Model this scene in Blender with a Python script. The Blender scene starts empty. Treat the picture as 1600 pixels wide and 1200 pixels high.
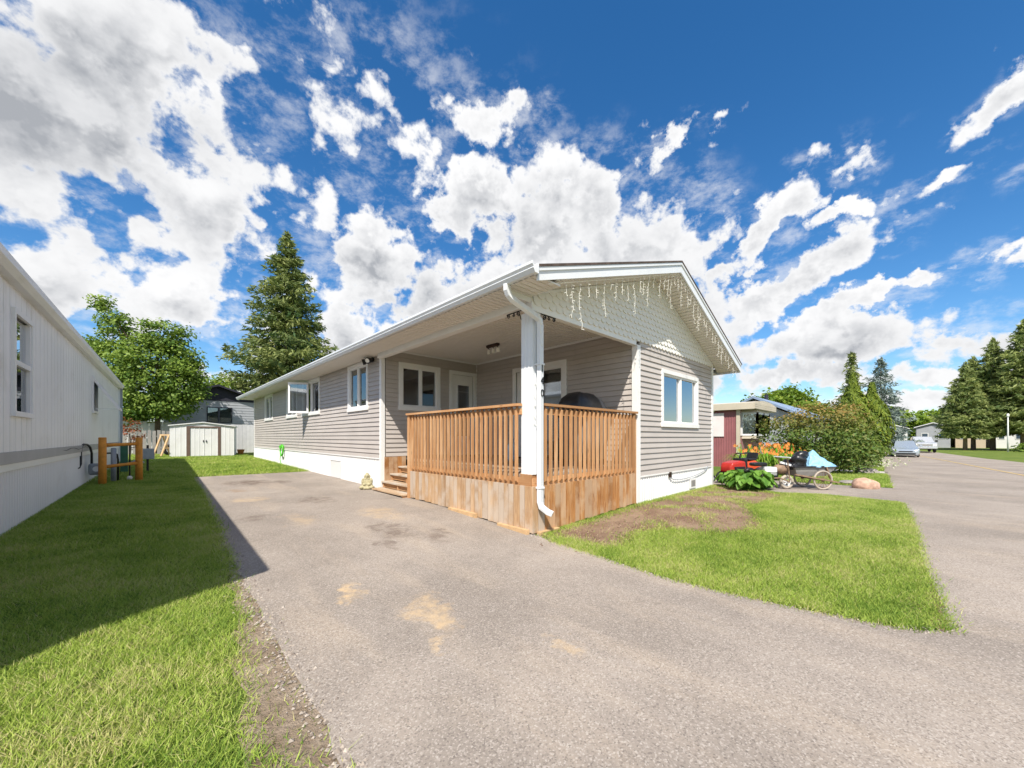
import bpy, bmesh, math, random
import numpy as np
from mathutils import Vector, Matrix, geometry
R = math.radians
rng = np.random.default_rng(7); random.seed(7)
sc = bpy.context.scene
col = sc.collection

# ------------------------------------------------------------------ camera, light, exposure
YAW = R(43.66); S, C = math.sin(YAW), math.cos(YAW)
cam = bpy.data.objects.new('camera', bpy.data.cameras.new('camera')); col.objects.link(cam)
cam.location = (0, 0, 1.35); cam.rotation_euler = (R(90), 0, -YAW)
cam.data.sensor_width = 36; cam.data.lens = 36*592/1600; cam.data.shift_y = 83/1600
cam.data.clip_start = .05; cam.data.clip_end = 3000
sc.camera = cam
sc.view_settings.view_transform = 'Standard'; sc.view_settings.look = 'None'
sc.view_settings.gamma = 1; sc.view_settings.exposure = 0.92
sc.view_settings.use_curve_mapping = False
sc.cycles.max_bounces = 6; sc.cycles.diffuse_bounces = 3; sc.cycles.glossy_bounces = 3; sc.cycles.transparent_max_bounces = 8
SUN_DIR = Vector((1, .78, -1.6)).normalized()          # the way the light travels
SUN_EL = math.asin(-SUN_DIR.z)
sun = bpy.data.objects.new('sun', bpy.data.lights.new('sun', 'SUN')); col.objects.link(sun)
sun.data.energy = 3.6; sun.data.angle = R(.5); sun.data.color = (1, .945, .86)
sun.rotation_euler = SUN_DIR.to_track_quat('-Z', 'Y').to_euler(); sun.location = (-20, -16, 30)

class NT:
    """small node-graph writer"""
    def __init__(s, tree): s.t = tree; tree.nodes.clear()
    def n(s, typ, **kw):
        nd = s.t.nodes.new(typ)
        for k, v in kw.items(): setattr(nd, k, v)
        return nd
    def put(s, sock, v):
        if hasattr(v, 'is_linked') or isinstance(v, bpy.types.NodeSocket): s.t.links.new(v, sock)
        elif isinstance(v, (tuple, list)):
            if sock.type == 'RGBA' and len(v) == 3: v = (*v, 1)
            sock.default_value = v
        else: sock.default_value = v
    def m(s, op, a, b=0, c=None, clamp=False):
        nd = s.n('ShaderNodeMath', operation=op); nd.use_clamp = clamp
        s.put(nd.inputs[0], a); s.put(nd.inputs[1], b)
        if c is not None: s.put(nd.inputs[2], c)
        return nd.outputs[0]
    def v(s, op, a, b=(0, 0, 0)):
        nd = s.n('ShaderNodeVectorMath', operation=op); s.put(nd.inputs[0], a)
        if op == 'SCALE': s.put(nd.inputs[3], b)
        else: s.put(nd.inputs[1], b)
        return nd.outputs['Value'] if op == 'DOT_PRODUCT' else nd.outputs[0]
    def mix(s, f, a, b, blend='MIX'):
        nd = s.n('ShaderNodeMix', data_type='RGBA', blend_type=blend)
        s.put(nd.inputs[0], f); s.put(nd.inputs[6], a); s.put(nd.inputs[7], b)
        return nd.outputs[2]
    def noise(s, vec, scale, detail=4, rough=.55, dist=0, out=0):
        nd = s.n('ShaderNodeTexNoise'); s.put(nd.inputs['Vector'], vec)
        nd.inputs['Scale'].default_value = scale; nd.inputs['Detail'].default_value = detail
        nd.inputs['Roughness'].default_value = rough; nd.inputs['Distortion'].default_value = dist
        return nd.outputs[out]
    def step(s, x, lo, hi, a=0, b=1):
        nd = s.n('ShaderNodeMapRange', interpolation_type='SMOOTHSTEP'); s.put(nd.inputs[0], x)
        for i, q in enumerate((lo, hi, a, b)): s.put(nd.inputs[1+i], q)
        return nd.outputs[0]
    def mapping(s, vec, scale=(1, 1, 1), rot=(0, 0, 0), loc=(0, 0, 0)):
        nd = s.n('ShaderNodeMapping'); s.put(nd.inputs[0], vec)
        nd.inputs[1].default_value = loc; nd.inputs[2].default_value = rot; nd.inputs[3].default_value = scale
        return nd.outputs[0]

# ------------------------------------------------------------------ sky with clouds (world)
world = bpy.data.worlds.new('World'); sc.world = world; world.use_nodes = True
def build_sky():
    k = NT(world.node_tree)
    sky = k.n('ShaderNodeTexSky', sky_type='NISHITA'); sky.sun_disc = False
    sky.sun_elevation = SUN_EL; sky.sun_rotation = math.atan2(-SUN_DIR.x, -SUN_DIR.y)
    sky.air_density = 1.0; sky.dust_density = .2; sky.ozone_density = 4.0
    hs = k.n('ShaderNodeHueSaturation'); hs.inputs['Saturation'].default_value = 1.28; hs.inputs['Value'].default_value = .58
    k.put(hs.inputs['Color'], sky.outputs[0])
    tc = k.n('ShaderNodeTexCoord').outputs['Generated']
    sep = k.n('ShaderNodeSeparateXYZ'); k.put(sep.inputs[0], tc)
    z = sep.outputs[2]
    fw = k.m('MAXIMUM', k.v('DOT_PRODUCT', tc, (S, C, 0)), .06)
    front = k.step(k.v('DOT_PRODUCT', tc, (S, C, 0)), .06, .3)
    u = k.m('DIVIDE', k.v('DOT_PRODUCT', tc, (C, -S, 0)), fw)
    v = k.m('DIVIDE', z, fw)
    wp = k.noise(tc, 4.5, 5, .55, 0, 1); wp2 = k.noise(k.mapping(tc, loc=(5, 3, 8)), 15, 7, .64, 0, 1)
    ws = k.n('ShaderNodeSeparateXYZ'); k.put(ws.inputs[0], k.v('ADD', k.v('SCALE', k.v('SUBTRACT', wp, (.5, .5, .5)), .24), k.v('SCALE', k.v('SUBTRACT', wp2, (.5, .5, .5)), .17)))
    u = k.m('ADD', u, ws.outputs[0]); v = k.m('ADD', v, k.m('MULTIPLY', ws.outputs[1], .8))
    # cloud banks: direction (u right of, v above the view axis), radii, tilt, weight, greyness
    B = [(-1.22, .86, .50, .36, -10, .88, 1.0), (-.84, .56, .25, .22, 25, .80, .45), (-1.25, .42, .36, .16, 0, .70, .6), (-1.1, .26, .4, .09, -12, .55, .2), (-.78, .98, .16, .12, 0, .6, .2),
         (-.40, .88, .50, .34, -25, .34, .1), (-.5, .62, .34, .4, 0, .33, 0),
         (-.07, .83, .15, .075, 12, .72, .1), (-.12, .62, .15, .10, 8, .92, .35), (.16, .55, .30, .20, 5, 1.0, .55), (.38, .48, .2, .22, 0, .95, .45), (.42, .25, .22, .2, 0, .95, .5),
         (-.36, .46, .15, .12, 0, .9, .5), (-.24, .36, .2, .14, 0, .95, .7), (-.36, .25, .2, .15, 0, .85, .5), (.1, .3, .3, .25, 0, 1, .6),
         (-.86, .33, .26, .12, 0, .85, .25), (-.62, .28, .16, .1, 0, .75, .25), (-.47, .22, .1, .12, 0, .7, .3),
         (.64, .50, .30, .055, 47, .85, .05), (.85, .66, .2, .03, 40, .5, 0), (.86, .59, .26, .026, 25, .60, 0), (1.2, .70, .13, .026, 20, .66, 0),
         (.76, .42, .34, .07, 32, .95, .25), (1.06, .41, .40, .034, 22, .80, .1), (1.42, .51, .26, .032, 22, .75, .1),
         (.42, .80, .1, .03, 45, .62, 0), (.53, .83, .05, .03, 0, .5, 0), (1.33, .88, .2, .045, 45, .8, 0), (1.36, .68, .07, .04, 30, .6, 0),
         (.92, .27, .34, .075, 10, 1.0, .28), (1.3, .27, .3, .085, 8, .95, .35), (.75, .17, .3, .06, 6, .9, .35), (1.15, .16, .4, .055, 5, .95, .2), (1.1, .07, .6, .05, 0, .95, .15), (-.5, .12, .8, .08, 0, .7, .4)]
    cov = 0; grey = 0
    for (a, b, ra, rb, th, w, gq) in B:
        ct, st = math.cos(R(th)), math.sin(R(th))
        du, dv = k.m('SUBTRACT', u, a), k.m('SUBTRACT', v, b)
        p = k.m('MULTIPLY_ADD', du, ct/ra, k.m('MULTIPLY', dv, st/ra))
        q = k.m('MULTIPLY_ADD', du, -st/rb, k.m('MULTIPLY', dv, ct/rb))
        d2 = k.m('MULTIPLY_ADD', p, p, k.m('MULTIPLY', q, q))
        g = k.m('MULTIPLY', k.m('POWER', 2.718, k.m('MULTIPLY', d2, -.9)), w)
        cov = k.m('MAXIMUM', cov, g)
        if gq: grey = k.m('MAXIMUM', grey, k.m('MULTIPLY', g, gq))
    # elsewhere the same broken cumulus goes on
    far = k.noise(k.mapping(tc, (1, 1, 1.6), loc=(4, 2, 1)), 2.2, 2, .5)
    cov = k.m('ADD', k.m('MULTIPLY', cov, front), k.m('MULTIPLY', k.m('SUBTRACT', 1, front), k.step(far, .42, .66, 0, .95)))
    # fine billows: one field isotropic, one drawn out along the streets
    n1 = k.noise(k.mapping(tc, (1, 1, 1.25)), 5.5, 9, .53, .1)
    n2 = k.noise(k.mapping(tc, (1, 1, 1.1), loc=(7, 1, 3)), 16, 6, .56, .1)
    nn = k.m('MULTIPLY_ADD', n2, .60, k.m('MULTIPLY', n1, .56))
    dens = k.m('ADD', cov, k.m('MULTIPLY', k.m('SUBTRACT', nn, .57), 2.6))
    alpha = k.step(dens, .41, .64)
    thin = k.m('MULTIPLY', k.step(k.noise(k.mapping(tc, (1, 1, 1.8), loc=(1, 5, 2)), 14, 7, .64, .12), .45, .72), .5)
    alpha = k.m('MAXIMUM', alpha, k.m('MULTIPLY', thin, k.step(cov, .06, .34)))
    alpha = k.m('MULTIPLY', alpha, k.step(z, -.01, .02))
    # underside shading: compare with the density a little higher up
    up = k.v('ADD', tc, (-.03, -.025, .055))
    m1 = k.noise(k.mapping(up, (1, 1, 1.25)), 5.5, 5, .53, .1)
    dif = k.m('SUBTRACT', m1, n1)
    thick = k.step(dens, .5, 1.15)
    up2 = k.v('ADD', tc, (-.011, -.009, .02))
    m2 = k.noise(k.mapping(up2, (1, 1, 1.1), loc=(7, 1, 3)), 16, 4, .55, .1)
    dif2 = k.m('SUBTRACT', m2, n2)
    sh = k.m('ADD', k.m('MULTIPLY', k.step(dif, -.09, .10), .55), k.m('MULTIPLY', k.step(dif2, -.07, .11), .42))
    sh = k.m('MULTIPLY', sh, thick)
    gv = k.m('MULTIPLY', grey, k.step(k.noise(k.mapping(tc, (1, 1, 1.4), loc=(3, 9, 4)), 4.2, 6, .6, .2), .22, .74))
    sh = k.m('ADD', sh, k.m('MULTIPLY', gv, .72), clamp=True)
    cc = k.mix(sh, (3.65, 3.65, 3.67), (1.5, 1.57, 1.7))
    out = k.mix(alpha, hs.outputs[0], cc)
    bg = k.n('ShaderNodeBackground'); k.put(bg.inputs[0], out); bg.inputs[1].default_value = .15
    k.put(k.n('ShaderNodeOutputWorld').inputs[0], bg.outputs[0])
build_sky()

# ------------------------------------------------------------------ ground height
def clampf(x, a, b): return max(a, min(b, x))
def G(x, y):
    w = clampf((20-x)/8, 0, 1)
    return .011*clampf(y-2, 0, 38)*w - .012*clampf(x-14, 0, 36) - .09*clampf((6.0-y)/2.5, 0, 1)*clampf((7.0-x)/2.5, 0, 1)
def G0(x, y): return .011*clampf(y-2, 0, 38)*clampf((20-x)/8, 0, 1)
def fx(poly):
    """outlines were surveyed on a level lot: carry them along their sight line onto the dipping ground"""
    out = []
    for x, y in poly:
        q = (x, y)
        for _ in range(8):
            f = (1.35-G(*q))/(1.35-G0(x, y)) if x < 13 else 1
            q = (x*f, y*f)
        out.append(q)
    return out
def Gn(x, y):
    w = np.clip((20-x)/8, 0, 1)
    return .011*np.clip(y-2, 0, 38)*w - .012*np.clip(x-14, 0, 36) - .09*np.clip((6.0-y)/2.5, 0, 1)*np.clip((7.0-x)/2.5, 0, 1)

# ------------------------------------------------------------------ materials
MATS = {}
def newmat(name):
    m = bpy.data.materials.new(name); m.use_nodes = True; MATS[name] = m
    return m, NT(m.node_tree)
def finish(k, bsdf, bump=None, bs=.3, bd=.01):
    if bump is not None:
        b = k.n('ShaderNodeBump'); b.inputs['Strength'].default_value = bs; b.inputs['Distance'].default_value = bd
        k.put(b.inputs['Height'], bump); k.put(bsdf.inputs['Normal'], b.outputs[0])
    k.put(k.n('ShaderNodeOutputMaterial').inputs[0], bsdf.outputs[0])
def principled(k, colr, rough=.6, metal=0, spec=.4):
    b = k.n('ShaderNodeBsdfPrincipled'); k.put(b.inputs['Base Color'], colr); k.put(b.inputs['Roughness'], rough)
    b.inputs['Metallic'].default_value = metal; b.inputs['Specular IOR Level'].default_value = spec
    return b
def plain(name, c, rough=.55, var=.12, scale=3, metal=0, bump=.15, fine=60, spec=.4, rnd=0, dirt=None):
    """painted / moulded surface: uneven tone, slight relief, optional per-piece variation and dirt"""
    m, k = newmat(name)
    tc = k.n('ShaderNodeTexCoord').outputs['Object']
    n = k.noise(tc, scale, 5, .6); f = k.noise(tc, fine, 3, .6)
    cc = k.mix(k.step(n, .25, .75), [x*(1-var) for x in c], [min(1, x*(1+var)) for x in c])
    if rnd:
        oi = k.n('ShaderNodeObjectInfo').outputs['Random']
        cc = k.mix(k.m('MULTIPLY', oi, rnd), cc, [x*.45 for x in c])
    if dirt:
        cc = k.mix(k.step(k.noise(tc, 1.3, 8, .65, .4), .52, .78, 0, dirt[1]), cc, dirt[0])
    b = principled(k, cc, k.m('MULTIPLY_ADD', f, .25, rough-.12), metal, spec)
    finish(k, b, f, bump, .004)
    return m
def wood(name, c1, c2, c3, axis='z', grey=None, rough=.75):
    """sawn softwood: grain along an axis, boards differ, weathered in patches"""
    m, k = newmat(name)
    tc = k.n('ShaderNodeTexCoord').outputs['Object']; oi = k.n('ShaderNodeObjectInfo').outputs['Random']
    off = k.n('ShaderNodeCombineXYZ'); k.put(off.inputs[0], k.m('MULTIPLY', oi, 37)); k.put(off.inputs[1], k.m('MULTIPLY', oi, 17)); k.put(off.inputs[2], k.m('MULTIPLY', oi, 53))
    p = k.v('ADD', tc, off.outputs[0])
    sc3 = {'z': (9, 9, .7), 'x': (.7, 9, 9), 'y': (9, .7, 9)}[axis]
    g = k.noise(k.mapping(p, sc3), 5, 6, .65, .8); h = k.noise(k.mapping(p, [q*.35+.2 for q in sc3]), 2.2, 4, .6)
    cc = k.mix(k.step(g, .3, .7), c1, c2)
    cc = k.mix(k.m('MULTIPLY', k.step(h, .45, .72), .8), cc, c3)
    cc = k.mix(k.m('MULTIPLY', k.m('POWER', oi, 1.6), .62), cc, [x*.55 for x in c2])
    if grey:
        w = k.noise(p, 1.6, 6, .6); cc = k.mix(k.m('MULTIPLY', k.step(k.m('ADD', w, k.m('MULTIPLY', oi, .16)), .5, .68), grey[1]), cc, grey[0])
    kn = k.n('ShaderNodeTexVoronoi'); k.put(kn.inputs[0], k.mapping(p, [q*.5+.4 for q in sc3])); kn.inputs['Scale'].default_value = 2.2
    cc = k.mix(k.step(kn.outputs[0], .04, .10, .75, 0), cc, (.10, .045, .02))
    finish(k, principled(k, cc, rough, 0, .25), g, .35, .004)
    return m
def leaf(name, a, b, rough=.55, trans=.3):
    m, k = newmat(name)
    at = k.n('ShaderNodeAttribute', attribute_name='tint').outputs['Fac']
    cc = k.mix(at, a, b)
    p = principled(k, cc, rough, 0, .3)
    t = k.n('ShaderNodeBsdfTranslucent'); k.put(t.inputs[0], k.mix(.5, cc, (.16, .22, .02), 'ADD'))
    mx = k.n('ShaderNodeMixShader'); mx.inputs[0].default_value = trans
    k.put(mx.inputs[1], p.outputs[0]); k.put(mx.inputs[2], t.outputs[0])
    k.put(k.n('ShaderNodeOutputMaterial').inputs[0], mx.outputs[0])
    return m
def glass(name, tint=(.85, .9, .9), refl=.5):
    m, k = newmat(name)
    gl = k.n('ShaderNodeBsdfGlossy'); gl.inputs['Roughness'].default_value = .015; k.put(gl.inputs[0], (.95, .97, 1, 1))
    tr = k.n('ShaderNodeBsdfTransparent'); k.put(tr.inputs[0], tint)
    fr = k.n('ShaderNodeFresnel'); fr.inputs[0].default_value = 1.5
    mx = k.n('ShaderNodeMixShader'); k.put(mx.inputs[0], k.m('MULTIPLY_ADD', fr.outputs[0], 1.1, refl*.2, clamp=True))
    k.put(mx.inputs[1], tr.outputs[0]); k.put(mx.inputs[2], gl.outputs[0])
    k.put(k.n('ShaderNodeOutputMaterial').inputs[0], mx.outputs[0])
    return m

plain('siding', (.50, .452, .415), .5, .05, 1.2, bump=.12, fine=90, rnd=.14, dirt=((.34, .30, .27), .35))
plain('white_vinyl', (.80, .79, .77), .42, .03, 2, bump=.08, dirt=((.62, .59, .53), .25))
plain('white_metal', (.75, .765, .78), .35, .03, 2, bump=.06, dirt=((.6, .58, .54), .2))
plain('soffit_vinyl', (.76, .72, .66), .45, .04, 2, bump=.08)
plain('gable_shingle', (.80, .775, .72), .55, .05, 4, bump=.25, fine=40)
plain('white_panel', (.84, .83, .81), .45, .04, .8, bump=.12, fine=50, rnd=.10, dirt=((.58, .54, .47), .5))
plain('skirt_white', (.76, .76, .75), .4, .03, 1, bump=.06, dirt=((.55, .5, .44), .3))
plain('grey_band', (.40, .395, .39), .6, .08, 2)
plain('roof_shingle', (.085, .06, .05), .9, .4, 9, bump=.6, fine=40)
plain('roof_metal', (.70, .70, .69), .5, .06, 2)
plain('black_iron', (.012, .012, .013), .5, .2, 6)
plain('dark_inside', (.035, .03, .028), .9, .2, 2)
plain('room_wall', (.25, .23, .20), .9, .1, 2)
plain('curtain', (.74, .71, .64), .9, .1, 5)
plain('bulb_wire', (.88, .86, .78), .5, .05, 9)
plain('bronze', (.06, .035, .025), .4, .2, 9, metal=.6)
plain('lamp_glass', (.9, .88, .82), .3, .02, 9)
plain('black_plastic', (.018, .018, .02), .45, .2, 8)
plain('cover_black', (.022, .022, .025), .38, .3, 5, bump=.5, fine=14)
plain('cover_grey', (.17, .17, .175), .5, .2, 5, bump=.4, fine=14)
plain('hose_green', (.10, .52, .03), .4, .15, 7)
plain('statue_stone', (.40, .36, .22), .85, .3, 14, bump=.7, fine=45, dirt=((.22, .22, .10), .7))
plain('orange_stain', (.60, .245, .032), .6, .18, 9, bump=.25, dirt=((.36, .13, .02), .5))
plain('raw_timber', (.55, .36, .19), .75, .2, 8, bump=.3)
plain('grey_metal', (.30, .33, .37), .45, .12, 5, metal=.2)
plain('green_metal', (.03, .12, .07), .5, .2, 5)
plain('fence_grey', (.34, .31, .285), .8, .15, 4, bump=.4, rnd=.4)
plain('fence_white', (.66, .65, .64), .7, .08, 3, bump=.3, rnd=.25)
plain('shed_white', (.68, .675, .66), .45, .05, 1.5, dirt=((.5, .46, .4), .3))
plain('shed_brown', (.13, .085, .065), .55, .1, 4)
plain('dark_navy', (.022, .022, .035), .7, .2, 3)
plain('grey_siding', (.36, .37, .39), .6, .06, 2)
plain('burgundy', (.30, .115, .12), .5, .1, 2, dirt=((.40, .22, .20), .5))
plain('beige_metal', (.56, .49, .38), .5, .06, 2, dirt=((.42, .36, .28), .3))
plain('pale_board', (.76, .68, .66), .7, .06, 2, dirt=((.62, .52, .5), .4))
plain('blue_roof', (.22, .29, .40), .6, .15, 4, bump=.3)
plain('bark', (.10, .07, .05), .95, .35, 9, bump=1, fine=22)
plain('bark_pale', (.22, .16, .12), .95, .3, 9, bump=1, fine=22)
plain('rubber', (.02, .02, .021), .85, .2, 9)
plain('dusty_tyre', (.40, .345, .28), .9, .2, 9, bump=.3)
plain('rust_steel', (.27, .18, .12), .7, .3, 12, metal=.3)
plain('mower_red', (.42, .03, .02), .35, .12, 6)
plain('mower_orange', (.55, .075, .025), .35, .1, 6)
plain('engine_white', (.72, .72, .70), .35, .06, 7)
plain('tub_grey', (.28, .27, .255), .6, .12, 5)
plain('tarp_blue', (.27, .50, .68), .45, .22, 7, bump=.6, fine=9)
plain('bag_black', (.015, .015, .017), .3, .3, 9, bump=.8, fine=12)
plain('boulder', (.50, .32, .23), .9, .35, 7, bump=1, fine=26, dirt=((.34, .2, .14), .6))
plain('slab_stone', (.27, .24, .215), .9, .2, 5, bump=.6)
plain('concrete', (.50, .46, .41), .9, .1, 5, bump=.4)
plain('car_silver', (.46, .52, .58), .25, .04, 2, metal=.55)
plain('truck_silver', (.56, .57, .58), .28, .04, 2, metal=.5)
plain('car_glass', (.03, .06, .10), .06, .1, 2, spec=.8)
plain('chrome', (.72, .73, .75), .2, .04, 3, metal=.9)
plain('house_white', (.74, .73, .71), .6, .04, 1)
plain('house_tan', (.55, .44, .33), .6, .06, 1)
plain('yellow_plastic', (.80, .62, .02), .5, .1, 5)
plain('bin_blue', (.10, .13, .19), .55, .1, 5)
plain('jug_blue', (.10, .25, .55), .2, .1, 5)
plain('jug_clear', (.45, .60, .72), .12, .08, 5, spec=.7)
plain('red_paint', (.5, .03, .03), .5, .1, 5)
plain('orange_pot', (.66, .24, .06), .7, .1, 5)
plain('lamp_post', (.62, .62, .60), .5, .06, 3)
glass('window_glass', (.62, .66, .66), .55)
glass('bay_glass', (.93, .96, .95), .5)
glass('front_glass', (.7, .74, .74), 1.6)
CED = ((.62, .35, .165), (.47, .23, .10), (.72, .475, .27))
wood('cedar_v', *CED, 'z'); wood('cedar_x', *CED, 'x'); wood('cedar_y', *CED, 'y')
wood('skirt_board', (.56, .37, .21), (.39, .225, .115), (.66, .49, .33), 'z', ((.54, .455, .37), .75))
wood('skirt_board_warm', (.54, .265, .095), (.33, .135, .042), (.64, .41, .22), 'z', ((.58, .43, .29), .55))
wood('deck_board', (.40, .29, .20), (.30, .2, .13), (.46, .37, .29), 'x', ((.42, .38, .33), .8))
wood('tread_board', (.50, .36, .23), (.40, .26, .15), (.56, .45, .33), 'y', ((.5, .45, .38), .7))
leaf('maple_leaf', (.07, .145, .02), (.31, .40, .07), trans=.3)
leaf('street_needle', (.09, .145, .045), (.40, .43, .15), .65, .32)
leaf('spruce_needle', (.05, .10, .03), (.29, .31, .095), .65, .2)
leaf('blue_needle', (.08, .12, .11), (.28, .33, .29), .65, .1)
leaf('cedar_leaf', (.06, .11, .012), (.22, .27, .03), .6, .2)
leaf('bush_leaf', (.085, .155, .026), (.40, .22, .07), .55, .25)
leaf('lime_leaf', (.09, .17, .015), (.26, .33, .04), .55, .35)
leaf('lily_leaf', (.10, .20, .02), (.30, .42, .05), .5, .3)
leaf('lily_flower', (.72, .20, .03), (.85, .36, .09), .6, .3)
leaf('rhubarb_leaf', (.07, .18, .022), (.22, .40, .06), .6, .3)
def grass_mat():
    m, k = newmat('grass')
    at = k.n('ShaderNodeAttribute', attribute_name='tint').outputs['Fac']
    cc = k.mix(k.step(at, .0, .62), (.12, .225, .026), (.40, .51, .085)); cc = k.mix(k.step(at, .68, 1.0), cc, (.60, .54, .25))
    p = principled(k, cc, .6, 0, .3); t = k.n('ShaderNodeBsdfTranslucent'); k.put(t.inputs[0], cc)
    mx = k.n('ShaderNodeMixShader'); mx.inputs[0].default_value = .3; k.put(mx.inputs[1], p.outputs[0]); k.put(mx.inputs[2], t.outputs[0])
    k.put(k.n('ShaderNodeOutputMaterial').inputs[0], mx.outputs[0])
grass_mat()
leaf('pale_flower', (.35, .42, .18), (.75, .72, .58), .6, .3)
leaf('red_leaf', (.16, .03, .02), (.30, .10, .04), .6, .25)

def ground_mats():
    m, k = newmat('turf')
    p = k.n('ShaderNodeNewGeometry').outputs['Position']
    a = k.noise(p, .9, 6, .6); f = k.noise(p, 45, 4, .7); h = k.noise(p, 6, 5, .65)
    cc = k.mix(k.step(a, .35, .68), (.12, .19, .035), (.22, .27, .055))
    cc = k.mix(k.step(h, .5, .75, 0, .6), cc, (.20, .185, .07))
    cc = k.mix(k.m('MULTIPLY', f, .7), cc, (.05, .07, .015))
    finish(k, principled(k, cc, .95, 0, .1), f, .8, .03)
    m, k = newmat('soil')
    p = k.n('ShaderNodeNewGeometry').outputs['Position']
    a = k.noise(p, 1.6, 6, .65); f = k.noise(p, 30, 6, .7)
    cc = k.mix(k.step(a, .35, .7), (.25, .16, .108), (.40, .285, .195))
    cc = k.mix(k.step(f, .5, .75, 0, .55), cc, (.09, .055, .035))
    finish(k, principled(k, cc, .95, 0, .1), f, 1, .05)
    m, k = newmat('dirt_track')
    p = k.n('ShaderNodeNewGeometry').outputs['Position']
    a = k.noise(p, 3.2, 7, .65); f = k.noise(p, 40, 6, .7)
    cc = k.mix(k.step(a, .35, .65), (.33, .245, .17), (.55, .44, .33))
    cc = k.mix(k.step(f, .5, .72, 0, .6), cc, (.15, .10, .065))
    finish(k, principled(k, cc, .95, 0, .1), k.m('ADD', f, a), 1, .05)
    for nm, base, lo in (('asphalt_drive', (.335, .285, .240), 1), ('asphalt_road', (.40, .352, .312), 0)):
        m, k = newmat(nm)
        p = k.n('ShaderNodeNewGeometry').outputs['Position']
        vo = k.n('ShaderNodeTexVoronoi'); k.put(vo.inputs[0], p); vo.inputs['Scale'].default_value = 120
        sepc = k.n('ShaderNodeSeparateColor'); k.put(sepc.inputs[0], vo.outputs[1])
        f = k.noise(p, 90, 5, .75); a = k.noise(p, .55, 6, .6); a2 = k.noise(p, 3.2, 6, .65)
        cc = k.mix(k.step(a, .32, .68), [x*.80 for x in base], [x*1.12 for x in base])
        cc = k.mix(k.step(a2, .45, .75, 0, .4), cc, [x*.78 for x in base]); cc = k.mix(k.step(k.noise(k.mapping(p, (1.6, .35, 1)), 1.4, 7, .6), .48, .72, 0, .35), cc, (.50, .40, .30))
        cc = k.mix(k.step(k.noise(p, 7, 9, .7), .62, .78, 0, .45), cc, (.20, .165, .14))
        st = k.m('MULTIPLY_ADD', sepc.outputs[0], .62, k.m('MULTIPLY', f, .42))
        cc = k.mix(k.step(st, .60, .9, 0, .45), cc, (.66, .59, .52))
        cc = k.mix(k.step(st, .40, .14, 0, .6), cc, (.10, .082, .072))
        wob = k.noise(p, 2.2, 9, .72, 0, 1)
        pw = k.v('ADD', p, k.v('SCALE', k.v('SUBTRACT', wob, (.5, .5, .5)), 1.2))
        sp = k.n('ShaderNodeSeparateXYZ'); k.put(sp.inputs[0], pw)
        def spot(x, y, rx, ry, colr, w, cc):
            dx = k.m('MULTIPLY', k.m('SUBTRACT', sp.outputs[0], x), 1/rx); dy = k.m('MULTIPLY', k.m('SUBTRACT', sp.outputs[1], y), 1/ry)
            d = k.m('MULTIPLY_ADD', dx, dx, k.m('MULTIPLY', dy, dy))
            return k.mix(k.m('MULTIPLY', k.step(d, 1, .0), k.step(k.noise(p, 5, 8, .7), .36, .62, .15*w, w)), cc, colr)
        if lo:
            sand, oil = (.60, .43, .25), (.15, .11, .085)
            for q in [(1.3, 3.55, .16, .2, sand, .9), (1.65, 2.62, .22, .42, sand, .75), (1.5, 2.2, .1, .12, sand, .7), (2.1, 1.62, .12, .2, sand, .5), (1.7, 6.6, .3, .7, sand, .35),
                      (2.9, 6.2, .35, .8, sand, .45), (1.2, 7.3, .25, .3, oil, .6), (1.9, 12.4, .6, .9, oil, .95), (2.6, 12.0, .35, .4, oil, .8), (2.45, 8.4, .45, .5, oil, .85), (2.5, 5.2, .3, .7, oil, .75), (2.9, 4.6, .22, .45, oil, .65), (2.2, 4.6, .12, .3, oil, .6),
                      (1.45, 10.9, .28, .3, (.34, .2, .1), .6), (1.45, 9.3, .4, .3, sand, .5)]:
                cc = spot(*q, cc)
        b = principled(k, cc, .92, 0, .15)
        finish(k, b, k.m('ADD', st, k.m('MULTIPLY', a2, .4)), .75, .012)
    m, k = newmat('yellow_line')
    p = k.n('ShaderNodeNewGeometry').outputs['Position']
    cc = k.mix(k.step(k.noise(p, 9, 8, .7), .42, .62), (.62, .42, .12), (.38, .32, .25))
    finish(k, principled(k, cc, .9, 0, .1))
ground_mats()

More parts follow.
